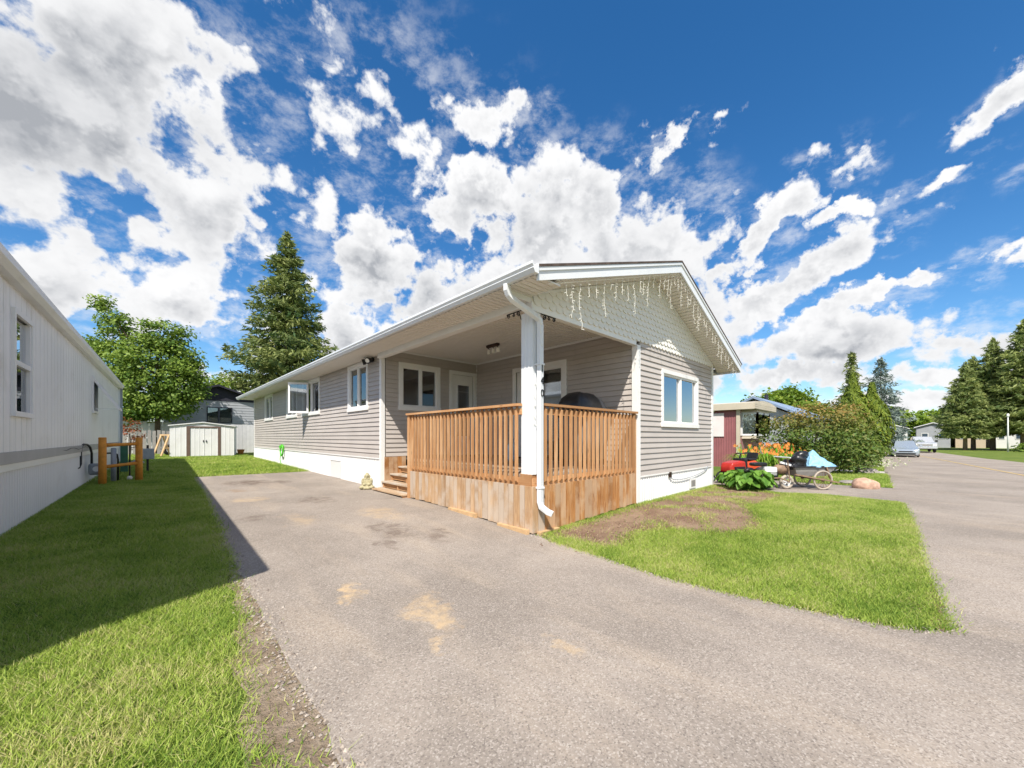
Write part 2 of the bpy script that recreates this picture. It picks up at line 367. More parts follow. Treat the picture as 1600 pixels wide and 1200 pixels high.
# ------------------------------------------------------------------ object helpers
def tag(o, label=None, cat=None, group=None, kind=None):
    if label: o['label'] = label
    if cat: o['category'] = cat
    if group: o['group'] = group
    if kind: o['kind'] = kind
    return o
def thing(name, label, cat, loc=(0, 0, 0), rz=0, group=None):
    o = bpy.data.objects.new(name, None); col.objects.link(o); o.location = loc; o.rotation_euler = (0, 0, rz)
    o.empty_display_size = .2
    return tag(o, label, cat, group)
def worg(o):
    v = Vector((0, 0, 0))
    while o is not None: v += o.location; o = o.parent
    return v
def link(name, mesh, parent=None, loc=None):
    o = bpy.data.objects.new(name, mesh); col.objects.link(o)
    if parent is not None: o.parent = parent
    if loc is not None: o.location = loc
    return o
class MB:
    def __init__(s): s.v = []; s.f = []
    def add(s, vs, fs):
        b = len(s.v); s.v += [tuple(q) for q in vs]; s.f += [tuple(b+i for i in f) for f in fs]; return s
    def box(s, x0, x1, y0, y1, z0, z1):
        return s.add([(x0, y0, z0), (x1, y0, z0), (x1, y1, z0), (x0, y1, z0), (x0, y0, z1), (x1, y0, z1), (x1, y1, z1), (x0, y1, z1)],
                     [(0, 3, 2, 1), (4, 5, 6, 7), (0, 1, 5, 4), (1, 2, 6, 5), (2, 3, 7, 6), (3, 0, 4, 7)])
    def hexa(s, p): return s.add(p, [(0, 3, 2, 1), (4, 5, 6, 7), (0, 1, 5, 4), (1, 2, 6, 5), (2, 3, 7, 6), (3, 0, 4, 7)])
    def bar(s, a, b, w, h, up=(0, 0, 1)):
        a, b = Vector(a), Vector(b); d = (b-a).normalized(); up = Vector(up)
        if abs(d.dot(up)) > .98: up = Vector((1, 0, 0))
        x = d.cross(up).normalized()*w/2; y = x.cross(d).normalized()*h/2
        return s.hexa([a-x-y, a+x-y, b+x-y, b-x-y, a-x+y, a+x+y, b+x+y, b-x+y])
    def tube(s, pts, r, n=8, cap=True):
        pts = [Vector(p) for p in pts]; rr = r if isinstance(r, (list, tuple)) else [r]*len(pts)
        rings = []; prev = None
        for i, p in enumerate(pts):
            d = (pts[min(i+1, len(pts)-1)]-pts[max(i-1, 0)]).normalized()
            ref = prev if prev is not None else (Vector((0, 0, 1)) if abs(d.z) < .9 else Vector((1, 0, 0)))
            x = (ref - d*ref.dot(d))
            if x.length < 1e-4: x = Vector((0, 1, 0)) - d*d.y
            x.normalize(); y = d.cross(x); prev = x
            rings.append([p+(x*math.cos(2*math.pi*j/n)+y*math.sin(2*math.pi*j/n))*rr[i] for j in range(n)])
        vs = [q for ring in rings for q in ring]
        fs = [(i*n+j, i*n+(j+1) % n, (i+1)*n+(j+1) % n, (i+1)*n+j) for i in range(len(pts)-1) for j in range(n)]
        if cap: fs += [tuple(range(n))[::-1], tuple((len(pts)-1)*n+j for j in range(n))]
        return s.add(vs, fs)
    def loft(s, rings, close=True, cap=True):
        n = len(rings[0]); vs = [q for r in rings for q in r]
        m = n if close else n-1
        fs = [(i*n+j, i*n+(j+1) % n, (i+1)*n+(j+1) % n, (i+1)*n+j) for i in range(len(rings)-1) for j in range(m)]
        if cap: fs += [tuple(range(n))[::-1], tuple((len(rings)-1)*n+j for j in range(n))]
        return s.add(vs, fs)
    def ball(s, c, r, nu=12, nv=8):
        c = Vector(c); r = Vector(r) if not isinstance(r, (int, float)) else Vector((r, r, r))
        rings = []
        for i in range(nv+1):
            t = math.pi*(.03+.94*i/nv)
            rings.append([(c.x+r.x*math.sin(t)*math.cos(2*math.pi*j/nu), c.y+r.y*math.sin(t)*math.sin(2*math.pi*j/nu), c.z-r.z*math.cos(t)) for j in range(nu)])
        return s.loft(rings)
    def torus(s, c, R1, r, axis='y', n=28, m=8):
        c = Vector(c); rings = []
        ex = {'y': (Vector((1, 0, 0)), Vector((0, 0, 1)), Vector((0, 1, 0))), 'x': (Vector((0, 1, 0)), Vector((0, 0, 1)), Vector((1, 0, 0))), 'z': (Vector((1, 0, 0)), Vector((0, 1, 0)), Vector((0, 0, 1)))}[axis]
        for i in range(n):
            a = 2*math.pi*i/n; d = ex[0]*math.cos(a)+ex[1]*math.sin(a)
            rings.append([c+d*(R1+r*math.cos(2*math.pi*j/m))+ex[2]*r*math.sin(2*math.pi*j/m) for j in range(m)])
        rings.append(rings[0])
        return s.loft(rings, cap=False)
    def mesh(s, name, mat, origin=(0, 0, 0), smooth=False):
        me = bpy.data.meshes.new(name); o = Vector(origin)
        me.from_pydata([Vector(q)-o for q in s.v], [], s.f); me.materials.append(MATS[mat])
        bm = bmesh.new(); bm.from_mesh(me); bmesh.ops.recalc_face_normals(bm, faces=bm.faces); bm.to_mesh(me); bm.free()
        if smooth: me.shade_smooth() if hasattr(me, 'shade_smooth') else [setattr(p, 'use_smooth', True) for p in me.polygons]
        return me
    def build(s, name, mat, parent=None, smooth=False, local=False, bevel=0):
        org = worg(parent) if (parent is not None and not local) else Vector((0, 0, 0))
        o = link(name, s.mesh(name, mat, org, smooth), parent)
        if bevel:
            b = o.modifiers.new('bevel', 'BEVEL'); b.width = bevel; b.segments = 2; b.limit_method = 'ANGLE'
        return o
def fb(mb, face, plane, u0, u1, z0, z1, n0, n1):
    """box on a wall: face 'X' looks to -X at x=plane (u is y); face 'Y' looks to -Y at y=plane (u is x); n outwards"""
    if face == 'X': mb.box(plane-n1, plane-n0, u0, u1, z0, z1)
    else: mb.box(u0, u1, plane-n1, plane-n0, z0, z1)
    return mb
def rect_minus(u0, u1, z0, z1, holes):
    us = sorted({u0, u1, *[q for h in holes for q in h[:2] if u0 < q < u1]}); zs = sorted({z0, z1, *[q for h in holes for q in h[2:4] if z0 < q < z1]})
    out = []
    for a, b in zip(us, us[1:]):
        run = None
        for c, d in zip(zs, zs[1:]):
            mu, mz = (a+b)/2, (c+d)/2
            if any(h[0] < mu < h[1] and h[2] < mz < h[3] for h in holes):
                if run: out.append((a, b, *run)); run = None
            else: run = (run[0], d) if run else (c, d)
        if run: out.append((a, b, *run))
    return out
def sheet(name, poly, mat, lift=0, step=1.2, kind='structure', ragged=0, parent=None):
    """ground sheet bounded by a polygon, following the terrain"""
    pts = []
    for (a, b) in zip(poly, poly[1:]+poly[:1]):
        a, b = Vector(a), Vector(b); n = max(1, int((b-a).length/(.18 if ragged else step)))
        for i in range(n):
            q = a.lerp(b, i/n)
            if ragged and q.y > -.12: q = q+Vector((random.gauss(0, ragged), random.gauss(0, ragged)))
            pts.append(q)
    nb = len(pts); xs = [p.x for p in pts]; ys = [p.y for p in pts]
    x = min(xs)
    while x < max(xs):
        y = min(ys)
        while y < max(ys):
            pts.append(Vector((x, y))); y += step
        x += step
    r = geometry.delaunay_2d_cdt(pts, [(i, (i+1) % nb) for i in range(nb)], [list(range(nb))], 1, 1e-5)
    me = bpy.data.meshes.new(name); me.from_pydata([(v.x, v.y, G(v.x, v.y)+lift) for v in r[0]], [], [tuple(f) for f in r[2]])
    me.materials.append(MATS[mat])
    bm = bmesh.new(); bm.from_mesh(me); bmesh.ops.recalc_face_normals(bm, faces=bm.faces)
    for f in bm.faces:
        if f.normal.z < 0: f.normal_flip()
    bm.to_mesh(me); bm.free()
    return tag(link(name, me, parent), kind=kind)
def inpoly(x, y, poly):
    c = np.zeros(len(x), bool); j = len(poly)-1
    for i in range(len(poly)):
        xi, yi = poly[i]; xj, yj = poly[j]
        c ^= ((yi > y) != (yj > y)) & (x < (xj-xi)*(y-yi)/(yj-yi+1e-12)+xi); j = i
    return c
def tri_mesh(name, V, nper, mat, tint, parent=None, kind=None, loc=None):
    """V: (N, nper, 3) faces with own corners; tint per face"""
    N = len(V); me = bpy.data.meshes.new(name)
    me.vertices.add(N*nper); me.vertices.foreach_set('co', V.astype(np.float32).ravel())
    me.loops.add(N*nper); me.loops.foreach_set('vertex_index', np.arange(N*nper, dtype=np.int32))
    me.polygons.add(N); me.polygons.foreach_set('loop_start', np.arange(0, N*nper, nper, dtype=np.int32))
    me.update(calc_edges=True)
    at = me.attributes.new('tint', 'FLOAT', 'FACE'); at.data.foreach_set('value', np.clip(tint, 0, 1).astype(np.float32))
    me.materials.append(MATS[mat]); o = link(name, me, parent, loc)
    return tag(o, kind=kind)
def unit(a): return a/np.maximum(np.linalg.norm(a, axis=-1, keepdims=True), 1e-9)
def leaf_quads(P, size, nrm=None, flat=.6, asp=.55, dirs=None):
    """diamond leaves at P; nrm biases the facing, dirs the long axis"""
    N = len(P); n = rng.normal(size=(N, 3))
    if nrm is not None: n = unit(n)*(1-flat)+nrm*flat
    n = unit(n); d = rng.normal(size=(N, 3)) if dirs is None else dirs+rng.normal(size=(N, 3))*.25
    d = unit(d-n*(d*n).sum(1, keepdims=True)); w = np.cross(n, d)
    s = (size*rng.uniform(.65, 1.35, N))[:, None]
    return np.stack([P-d*s*.5, P+w*s*asp*.5-d*s*.05, P+d*s*.5, P-w*s*asp*.5-d*s*.05], 1)
def grass_blades(name, poly, n, h, w, label=None, mask=None, tint=(.45, .28)):
    xs = [p[0] for p in poly]; ys = [p[1] for p in poly]
    x = rng.uniform(min(xs), max(xs), n*3); y = rng.uniform(min(ys), max(ys), n*3)
    k = inpoly(x, y, poly)
    if mask is not None: k &= mask(x, y)
    x, y = x[k][:n], y[k][:n]; N = len(x); x = x+rng.normal(0, .045, N); y = y+rng.normal(0, .045, N)
    z = Gn(x, y)
    a = rng.uniform(0, 2*np.pi, N); hh = h*rng.uniform(.5, 1.3, N); lean = rng.normal(0, .8, (N, 2))*hh[:, None]
    wx, wy = np.cos(a)*w/2, np.sin(a)*w/2
    V = np.stack([np.stack([x-wx, y-wy, z-.004], 1), np.stack([x+wx, y+wy, z-.004], 1), np.stack([x+lean[:, 0], y+lean[:, 1], z+hh], 1)], 1)
    pat = np.sin(x*1.7+np.sin(y*1.3)*2)*np.sin(y*1.9+np.sin(x*.9)*2)
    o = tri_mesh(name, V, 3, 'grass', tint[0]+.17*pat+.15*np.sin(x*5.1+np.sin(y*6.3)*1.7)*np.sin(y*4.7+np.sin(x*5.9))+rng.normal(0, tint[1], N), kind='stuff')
    return tag(o, label, 'grass')

# ================================================================== the setting
def terrain():
    xs = [-600, -150, -40, -10] + [-4+.5*i for i in range(31)] + list(range(12, 22)) + [24, 30, 38, 46, 50, 56, 70, 100, 200, 500, 900]
    ys = [-600, -150, -40, -10, -4] + [-2+.5*i for i in range(20)] + list(range(8, 42, 2)) + [44, 60, 100, 200, 500, 900]
    vs = [(x, y, G(x, y)-.012) for y in ys for x in xs]; n = len(xs)
    fs = [(j*n+i, j*n+i+1, (j+1)*n+i+1, (j+1)*n+i) for j in range(len(ys)-1) for i in range(n-1)]
    me = bpy.data.meshes.new('ground'); me.from_pydata(vs, [], fs); me.materials.append(MATS['turf'])
    tag(link('ground', me), kind='structure')
terrain()
road_left = [(-80, -4.4), (0, -.42), (4.36, -.202), (10, .08), (22, .7), (38, 1.5), (50, 2.4), (64, 5), (80, 10.5), (100, 20)]
road_right = [(108, 14), (86, 3.2), (68, -2.0), (56, -3.6), (46, -4.9), (38, -5.5), (24, -6.6), (0, -8.6), (-80, -12.6)]
sheet('road', road_left+road_right, 'asphalt_drive', 0, 1.0)
LAWN_L_EDGE = fx([(.90, 14.9), (.86, 10.95), (.72, 7.6), (.65, 5.8), (.62, 4.3), (.60, 2.9), (.58, 1.9), (.52, .5), (.35, -.2)])
LAWN_R_EDGE = fx([(4.06, -.21), (3.83, .06), (3.75, .4), (3.61, 1.12), (3.58, 1.49), (3.64, 2.21), (3.74, 3.2), (3.80, 3.6)])
sheet('driveway', LAWN_L_EDGE+[(.0, -.42), (4.36, -.202)]+LAWN_R_EDGE+[(4.5, 3.95), (4.5, 14.72), (3.4, 14.7), (2.1, 14.82)], 'asphalt_drive', 0, .5, ragged=.012)
yl = [(-80, -8.5), (0, -4.75), (24.2, -3.04), (38.2, -1.97), (50, -1.05), (62, .6), (74, 3.6)]
sheet('road_marking', [(x, y+.06) for x, y in yl]+[(x, y-.06) for x, y in yl[::-1]], 'yellow_line', .011, 3)
SOIL = fx([(3.83, 3.5), (3.96, 3.03), (3.95, 2.55), (4.3, 2.4), (4.9, 2.62), (5.54, 2.36), (5.56, 1.9), (6.0, 1.58), (6.8, 1.42), (7.6, 1.75), (8.4, 2.03), (9.6, 1.95), (10.9, 1.75), (11.0, 2.6), (11.25, 3.75), (7, 3.76)])
sheet('soil_bed', SOIL, 'soil', -.004, .6, ragged=.03)
STRIP = fx([(.70, 5.2), (.50, 4.2), (.42, 3.3), (.34, 2.6), (.30, 2.1), (.24, 1.2), (.15, -.4), (.62, -.4), (.68, .5), (.70, 1.9), (.72, 2.9), (.74, 4.3)])
sheet('soil_strip', STRIP, 'dirt_track', -.004, .5, ragged=.035)
sheet('soil_edge', fx([(3.98, -.17), (4.3, -.215), (4.75, -.18), (5.4, -.14), (4.9, -.02), (4.4, .05), (4.1, .02)]), 'soil', .003, .3, ragged=.02)
sheet('neighbour_driveway', [(11.45, .1), (12.9, .15), (14.25, .3), (14.0, 2), (13.9, 12), (11.5, 12), (11.55, 3.2), (11.1, 2.3)], 'asphalt_drive', -.003, .8, ragged=.01)
sheet('path', [(20.4, .55), (22.4, .6), (22.4, 3.6), (20.4, 3.6)], 'concrete', .0, 1)
sheet('path', [(26.5, .85), (29, .95), (29, 5), (26.5, 5)], 'concrete', .0, 1)
LAWN_R = LAWN_R_EDGE[::-1][1:]+fx([(4.52, -.18), (5.97, -.10), (9.17, .0), (11.15, .12), (11.4, 1.4), (11.0, 2.1), (11.1, 2.6), (11.25, 3.75), (7.0, 3.76), (4.0, 3.6)])

# ================================================================== the grey house with the porch
HX, HF, HI, HW = 4.12, 3.78, 7.08, 8.95           # side plane, front plane, inner porch wall, porch back wall
home = thing('mobile_home', 'taupe vinyl sided mobile home with white trim and a roofed corner porch', 'house', (7.6, 14, .1))
RL, RR_, RIDGE = (3.48, 3.50), (11.78, 3.36), (7.8, 4.93)
def zroof(x): return RL[1]+(RIDGE[1]-RL[1])*(x-RL[0])/(RIDGE[0]-RL[0]) if x < RIDGE[0] else RIDGE[1]+(RR_[1]-RIDGE[1])*(x-RIDGE[0])/(RR_[0]-RIDGE[0])
def window(parent, face, plane, u0, u1, z0, z1, splits=(.5,), trim=.09, pane='window_glass', back=None):
    m = MB()
    fb(m, face, plane, u0, u1, z1-trim, z1, .0, .042); fb(m, face, plane, u0-.015, u1+.015, z0, z0+trim*1.05, .0, .055)
    fb(m, face, plane, u0, u0+trim, z0+trim*1.05, z1-trim, .0, .040); fb(m, face, plane, u1-trim, u1, z0+trim*1.05, z1-trim, .0, .040)
    w = m.build('window', 'white_vinyl', parent)
    a0, a1, b0, b1 = u0+trim, u1-trim, z0+trim*1.05, z1-trim
    us = [a0]+[a0+(a1-a0)*q for q in splits]+[a1]
    for i, (p, q) in enumerate(zip(us, us[1:])):
        s = MB(); t = .042; n0, n1 = (-.05, .018) if i % 2 else (-.06, .004)
        fb(s, face, plane, p, q, b0, b0+t, n0, n1); fb(s, face, plane, p, q, b1-t, b1, n0, n1)
        fb(s, face, plane, p, p+t, b0+t, b1-t, n0, n1); fb(s, face, plane, q-t, q, b0+t, b1-t, n0, n1)
        s.build('sash', 'white_vinyl', w)
        fb(MB(), face, plane, p+t, q-t, b0+t, b1-t, n0+.02, n0+.026).build('pane', pane, w)
    if back:
        for (p, q) in back: fb(MB(), face, plane, a0+(a1-a0)*p, a0+(a1-a0)*q, b0, b1, -.16, -.13).build('curtain', 'curtain', w)
    return w, (u0+.05, u1-.05, z0+.05, z1-.05)
holes = {}
holes['side'] = [window(home, 'X', HX, *q)[1] for q in
    [(9.72, 11.10, 2.06, 3.36), (16.34, 17.85, 2.12, 3.36), (20.35, 21.97, 2.14, 3.37)]]
# the slider whose left sash stands open as a casement
w, h = window(home, 'X', HX, 13.6, 15.6, 2.12, 3.37, (.5,)); holes['side'].append(h)
cs = MB(); hy = 14.75; ex = Vector((-.55, .38, 0))
for a, b, za, zb in ((0, 1, 2.2, 2.27), (0, 1, 3.22, 3.29), (0, .09, 2.27, 3.22), (.91, 1, 2.27, 3.22)):
    p, q = Vector((HX-.05, hy, 0))+ex*a, Vector((HX-.05, hy, 0))+ex*b
    cs.bar((p.x, p.y, (za+zb)/2), (q.x, q.y, (za+zb)/2), .035, zb-za)
cs.build('sash', 'white_vinyl', w)
p, q = Vector((HX-.05, hy, 2.745))+ex*.08, Vector((HX-.05, hy, 2.745))+ex*.92
MB().bar(p, q, .008, .95).build('pane', 'window_glass', w)
_, h = window(home, 'Y', HW, 4.55, 5.78, 2.04, 3.26, (.52,), .10); holes['porch'] = [h]
_, h = window(home, 'Y', HF, 8.13, 10.21, 1.58, 2.86, (.5,), .085, 'front_glass', back=[(.0, .1), (.36, .5), (.88, 1)]); holes['front'] = [h]
def door(parent, face, plane, u0, u1, z0, z1, glassu, glassz):
    m = MB(); t = .10
    fb(m, face, plane, u0, u1, z1-t, z1, 0, .042); fb(m, face, plane, u0, u0+t, z0, z1-t, 0, .040); fb(m, face, plane, u1-t, u1, z0, z1-t, 0, .040)
    m2 = MB()
    for r in rect_minus(u0+t, u1-t, z0, z1-t, [(*glassu, *glassz)]): fb(m2, face, plane, *r, -.06, -.02)
    d = m2.build('door', 'white_vinyl', parent); m.build('door_frame', 'white_vinyl', d)
    b = MB()
    for uu in (glassu[0], glassu[1]-.03): fb(b, face, plane, uu, uu+.03, glassz[0], glassz[1], -.02, -.008)
    for zz in (glassz[0], glassz[1]-.03): fb(b, face, plane, glassu[0]+.03, glassu[1]-.03, zz, zz+.03, -.02, -.008)
    b.build('glazing_bead', 'white_vinyl', d)
    fb(MB(), face, plane, *glassu, *glassz, -.045, -.038).build('pane', 'window_glass', d)
    lead = MB()
    for f in (.16, .84):
        uu = glassu[0]+(glassu[1]-glassu[0])*f; fb(lead, face, plane, uu-.006, uu+.006, glassz[0], glassz[1], -.038, -.034)
    for f in (.06, .86):
        zz = glassz[0]+(glassz[1]-glassz[0])*f; fb(lead, face, plane, glassu[0], glassu[1], zz-.006, zz+.006, -.037, -.0335)
    lead.build('leading', 'chrome', d)
    hd = MB(); uu = u0+t+.07; fb(hd, face, plane, uu-.025, uu+.025, 1.72, 1.9, -.02, -.008); fb(hd, face, plane, uu-.01, uu+.11, 1.80, 1.83, .02, .04); fb(hd, face, plane, uu-.01, uu+.01, 1.80, 1.83, -.008, .02)
    hd.build('handle', 'chrome', d)
    return (u0+.05, u1-.05, z0-.2, z1-.05)
holes['porch'].append(door(home, 'Y', HW, 6.08, 7.04, .83, 3.24, (6.36, 6.82), (1.35, 2.88)))
# doorway in the inner porch wall, its slab standing open
m = MB(); t = .11
fb(m, 'X', HI, 5.54, 7.36, 3.07, 3.18, 0, .042); fb(m, 'X', HI, 5.54, 5.65, .83, 3.07, 0, .04); fb(m, 'X', HI, 7.25, 7.36, .83, 3.07, 0, .04); fb(m, 'X', HI, 6.66, 6.76, .83, 3.07, -.05, .03)
dr = m.build('doorway', 'white_vinyl', home)
m = MB(); fb(m, 'X', HI, 6.76, 7.25, .83, 3.07, -.06, -.02); m.build('door_panel', 'white_vinyl', dr)
m = MB(); fb(m, 'X', HI, 5.65, 5.71, .83, 3.07, -.05, .02); fb(m, 'X', HI, 6.60, 6.66, .83, 3.07, -.05, .02); fb(m, 'X', HI, 5.71, 6.60, 3.0, 3.07, -.05, .02); m.build('screen_frame', 'white_vinyl', dr)
fb(MB(), 'X', HI, 5.71, 6.60, .83, 3.0, -.02, -.014).build('pane', 'window_glass', dr)
holes['inner'] = [(5.59, 7.31, .6, 3.13)]
# wall cores and siding courses, every course a board cut round the openings
LAP = .114
def siding(face, plane, u0, u1, z0, z1, hl):
    core = MB()
    for r in rect_minus(u0, u1, z0-.1, z1, hl): fb(core, face, plane, *r, -.1, 0)
    core.build('wall', 'room_wall', home)
    z = z0
    while z < z1-.02:
        zt = min(z+LAP, z1); cut = []
        for h in hl:
            if min(zt, h[3])-max(z, h[2]) > .5*(zt-z): cut.append((h[0], h[1]))
        segs = [(u0+.012, u1-.012)]
        for c in cut:
            segs = [s for a, b in segs for s in ((a, min(b, c[0])), (max(a, c[1]), b)) if s[1]-s[0] > .01]
        cutp = sorted(random.uniform(u0+1, u1-1) for _ in range(int((u1-u0)/5.0)))
        for q in cutp: segs = [t_ for a, b in segs for t_ in (((a, q-.002), (q+.002, b)) if a+.3 < q < b-.3 else ((a, b),))]
        for a, b in segs:
            dn = random.uniform(-.0015, .002)
            def P(u, n, zz): return (plane-n, u, zz) if face == 'X' else (u, plane-n, zz)
            MB().hexa([P(a, .001, z), P(b, .001, z), P(b, .027+dn, z), P(a, .027+random.uniform(-.001, .001), z), P(a, .001, zt-.002), P(b, .001, zt-.002), P(b, .006, zt-.002), P(a, .006, zt-.002)]).build('siding_board', 'siding', home)
        z += LAP
siding('X', HX, HW+.08, 24.62, .83, 3.38, holes['side'])
siding('Y', HW, HX+.08, HI, .87, 3.54, holes['porch'])
siding('X', HI, HF+.08, HW, .85, 3.54, holes['inner'])
siding('Y', HF, HI+.08, 11.20, .56, 3.30, holes['front'])
m = MB(); m.box(11.15, 11.25, 3.88, 24.6, .1, 3.3); m.build('wall', 'siding', home)
m = MB(); m.box(4.12, 11.25, 24.62, 24.72, .1, 3.3); m.build('wall', 'siding', home)
MB().box(4.25, 11.1, 9.06, 24.6, .70, .80).build('floor', 'room_wall', home)
MB().box(7.2, 11.14, 3.9, 9.06, .70, .80).build('floor', 'room_wall', home)
MB().box(8.2, 8.3, 10.2, 24.5, .8, 3.3).build('partition', 'room_wall', home)
MB().box(4.25, 8.2, 12.2, 12.3, .8, 3.3).build('partition', 'room_wall', home)
# corner and end trims
m = MB(); m.box(HX-.035, HX+.06, HW-.035, HW+.075, .085, 3.38); m.build('corner_trim', 'white_vinyl', home)
m = MB(); m.box(HI-.045, HI+.085, HF-.035, HF+.085, .0, 3.2); m.build('corner_trim', 'white_vinyl', home)
m = MB(); m.box(11.18, 11.29, HF-.035, HF+.07, .01, 3.3); m.build('corner_trim', 'white_vinyl', home)
m = MB(); m.box(HX-.033, HX+.05, 24.6, 24.7, .25, 3.38); m.build('corner_trim', 'white_vinyl', home)
m = MB(); m.box(HI-.028, HI-.001, HW-.028, HW-.001, .83, 3.52); m.build('inside_trim', 'white_vinyl', home)
# ribbed white skirting
def skirting(face, plane, u0, u1, zt, gfun, mat='skirt_white', parent=None, name='skirting', pitch=.1, local=False):
    m = MB(); n = int((u1-u0)/pitch); prof = []
    for i in range(n):
        a = u0+(u1-u0)*i/n; w = (u1-u0)/n
        prof += [(a, 0), (a+w*.62, 0), (a+w*.72, .014), (a+w*.9, .014)]
    prof.append((u1, 0))
    P = (lambda u, nn, z: (plane-nn, u, z)) if face == 'X' else (lambda u, nn, z: (u, plane-nn, z))
    rings = [[P(u, q+.004, gfun(u)) for u, q in prof], [P(u, q+.004, zt) for u, q in prof]]
    m.loft(rings, close=False, cap=False)
    o = m.build(name, mat, parent, local=local)
    return o
sk = skirting('X', HX, HW+.08, 24.62, .83, lambda u: G(HX, u)-.01, parent=home)
skirting('Y', HF, HI+.09, 11.18, .555, lambda u: -.01, parent=home)
m = MB(); fb(m, 'X', HX, HW+.08, 24.6, .80, .832, .0, .03); fb(m, 'Y', HF, HI+.09, 11.18, .53, .562, 0, .03); m.build('skirting_cap', 'white_vinyl', home)
m = MB(); fb(m, 'X', HX, 11.7, 12.55, .12, .62, .012, .026); ap = m.build('access_panel', 'skirt_white', home)
m = MB(); fb(m, 'X', HX, 11.7, 12.55, .62, .635, .012, .034); m.build('panel_edge', 'grey_band', ap)
m = MB(); fb(m, 'Y', HF, 9.70, 10.06, .07, .31, .012, .035); vt = m.build('vent', 'white_vinyl', home)
m = MB(); fb(m, 'Y', HF, 9.75, 10.01, .11, .27, .035, .037); m.build('vent_screen', 'tub_grey', vt)
# roof, fascias, gutter
def extr(prof, y0, y1): return MB().loft([[(x, y0, z) for x, z in prof], [(x, y1, z) for x, z in prof]])
T = .032
rf = extr([RL, RIDGE, RR_, (RR_[0], RR_[1]-T), (RIDGE[0], RIDGE[1]-T), (RL[0], RL[1]-T)], 3.17, 25.2).build('roof', 'roof_shingle', home)
for (x0, x1) in ((3.50, RIDGE[0]), (RIDGE[0], 11.74)):
    extr([(x0, zroof(x0)-T-.002), (x1, zroof(x1)-T-.002), (x1, zroof(x1)-.235), (x0, zroof(x0)-(.235 if x0 > 5 else .20))], 3.195, 3.222).build('rake_fascia', 'white_metal', rf)
    extr([(x0, zroof(x0)-T+.004-.006), (x1, zroof(x1)-T-.002), (x1, zroof(x1)-T-.05), (x0, zroof(x0)-T-.05)], 3.178, 3.194).build('rake_trim', 'white_metal', rf)
extr([(3.40, 3.385), (3.50, 3.385), (3.50, 3.445), (3.40, 3.39)], 3.23, 25.18).build('eave_fascia', 'white_metal', rf)
gp = [(3.478, 3.375), (3.41, 3.375), (3.375, 3.425), (3.382, 3.44), (3.358, 3.47), (3.358, 3.502), (3.372, 3.502), (3.372, 3.475), (3.40, 3.445), (3.462, 3.445), (3.462, 3.50), (3.478, 3.50)]
extr(gp, 3.16, 25.25).build('gutter', 'white_metal', rf)
extr([(11.76, 3.13), (11.79, 3.13), (11.79, 3.302), (11.76, 3.302)], 3.2, 25.18).build('eave_fascia', 'white_metal', rf)
extr([(11.25, 3.14), (11.75, 3.14), (11.75, 3.155), (11.25, 3.155)], 3.8, 25.1).build('eave_soffit', 'soffit_vinyl', rf)
def ribbed(w, L, along, nrib=3, d=.018):
    """soffit panel: ribs along 'x' or 'y'; origin at a corner; lower face ribbed"""
    prof = []
    for i in range(nrib):
        a = w*i/nrib; q = w/nrib
        prof += [(a, 0), (a+q*.7, 0), (a+q*.8, d), (a+q*.95, d)]
    prof.append((w-.002, 0)); ring = prof+[(w-.002, .02), (0, .02)]
    m = MB()
    if along == 'x': m.loft([[(0, u, z) for u, z in ring], [(L, u, z) for u, z in ring]])
    else: m.loft([[(u, 0, z) for u, z in ring], [(u, L, z) for u, z in ring]])
    return m
PW = .305
pm = ribbed(PW, .53, 'x').mesh('soffit_panel', 'soffit_vinyl'); pm2 = ribbed(PW, .70, 'x').mesh('soffit_panel', 'soffit_vinyl')
o0 = worg(home)
for i in range(71):
    y = 3.235+i*PW
    link('soffit_panel', pm if y < 8.7 else pm2, home, Vector((3.455, y, 3.375))-o0)
cm = ribbed(PW, HI-HX+.0-.03, 'x').mesh('ceiling_panel', 'soffit_vinyl')
for i in range(17): link('ceiling_panel', cm, home, Vector((HX+.012, 3.87+i*PW*.975, 3.55))-o0)
for (x0, x1) in ((3.90, RIDGE[0]), (RIDGE[0], 11.70)):
    L = math.hypot(x1-x0, zroof(x1)-zroof(x0)); n = int(L/.31); a = math.atan2(zroof(x1)-zroof(x0), x1-x0)
    rm = ribbed(L/n, .545, 'y').mesh('rake_soffit_panel', 'soffit_vinyl')
    for i in range(n):
        x = x0+(x1-x0)*i/n
        o = link('rake_soffit_panel', rm, home, Vector((x, 3.225, zroof(x)-.215))-o0); o.rotation_euler = (0, -a, 0)
# gable wall with half-round shingles
gx0 = 4.02; prof = [(gx0, 3.32), (11.2, 3.30), (11.24, zroof(11.24)-.2), (RIDGE[0], RIDGE[1]-.2), (gx0, zroof(gx0)-.2)]
extr(prof, HF+.0, HF+.085).build('gable_wall', 'gable_shingle', home)
SW, SH = .165, .112
ring = [(-SW/2+.002, .155), (SW/2-.002, .155)]+[(SW/2*math.cos(a)*.985, .062-.062*math.sin(a)*1.0) for a in [math.pi*j/8 for j in range(9)]]
m = MB(); m.loft([[(x, -.014-(.155-z)*.17, z) for x, z in ring], [(x, -.002, z) for x, z in ring]]); shm = m.mesh('shingle', 'gable_shingle')
row = 0; z = 3.27
while z < 4.7:
    x = gx0+SW/2+(SW/2 if row % 2 else 0)
    while x < 11.2:
        if zroof(x)-.2 > z+.075 and zroof(x-SW/2)-.2 > z+.01 and zroof(x+SW/2)-.2 > z+.01:
            link('shingle', shm, home, Vector((x, HF-.002, z))-o0)
        x += SW
    z += SH; row += 1
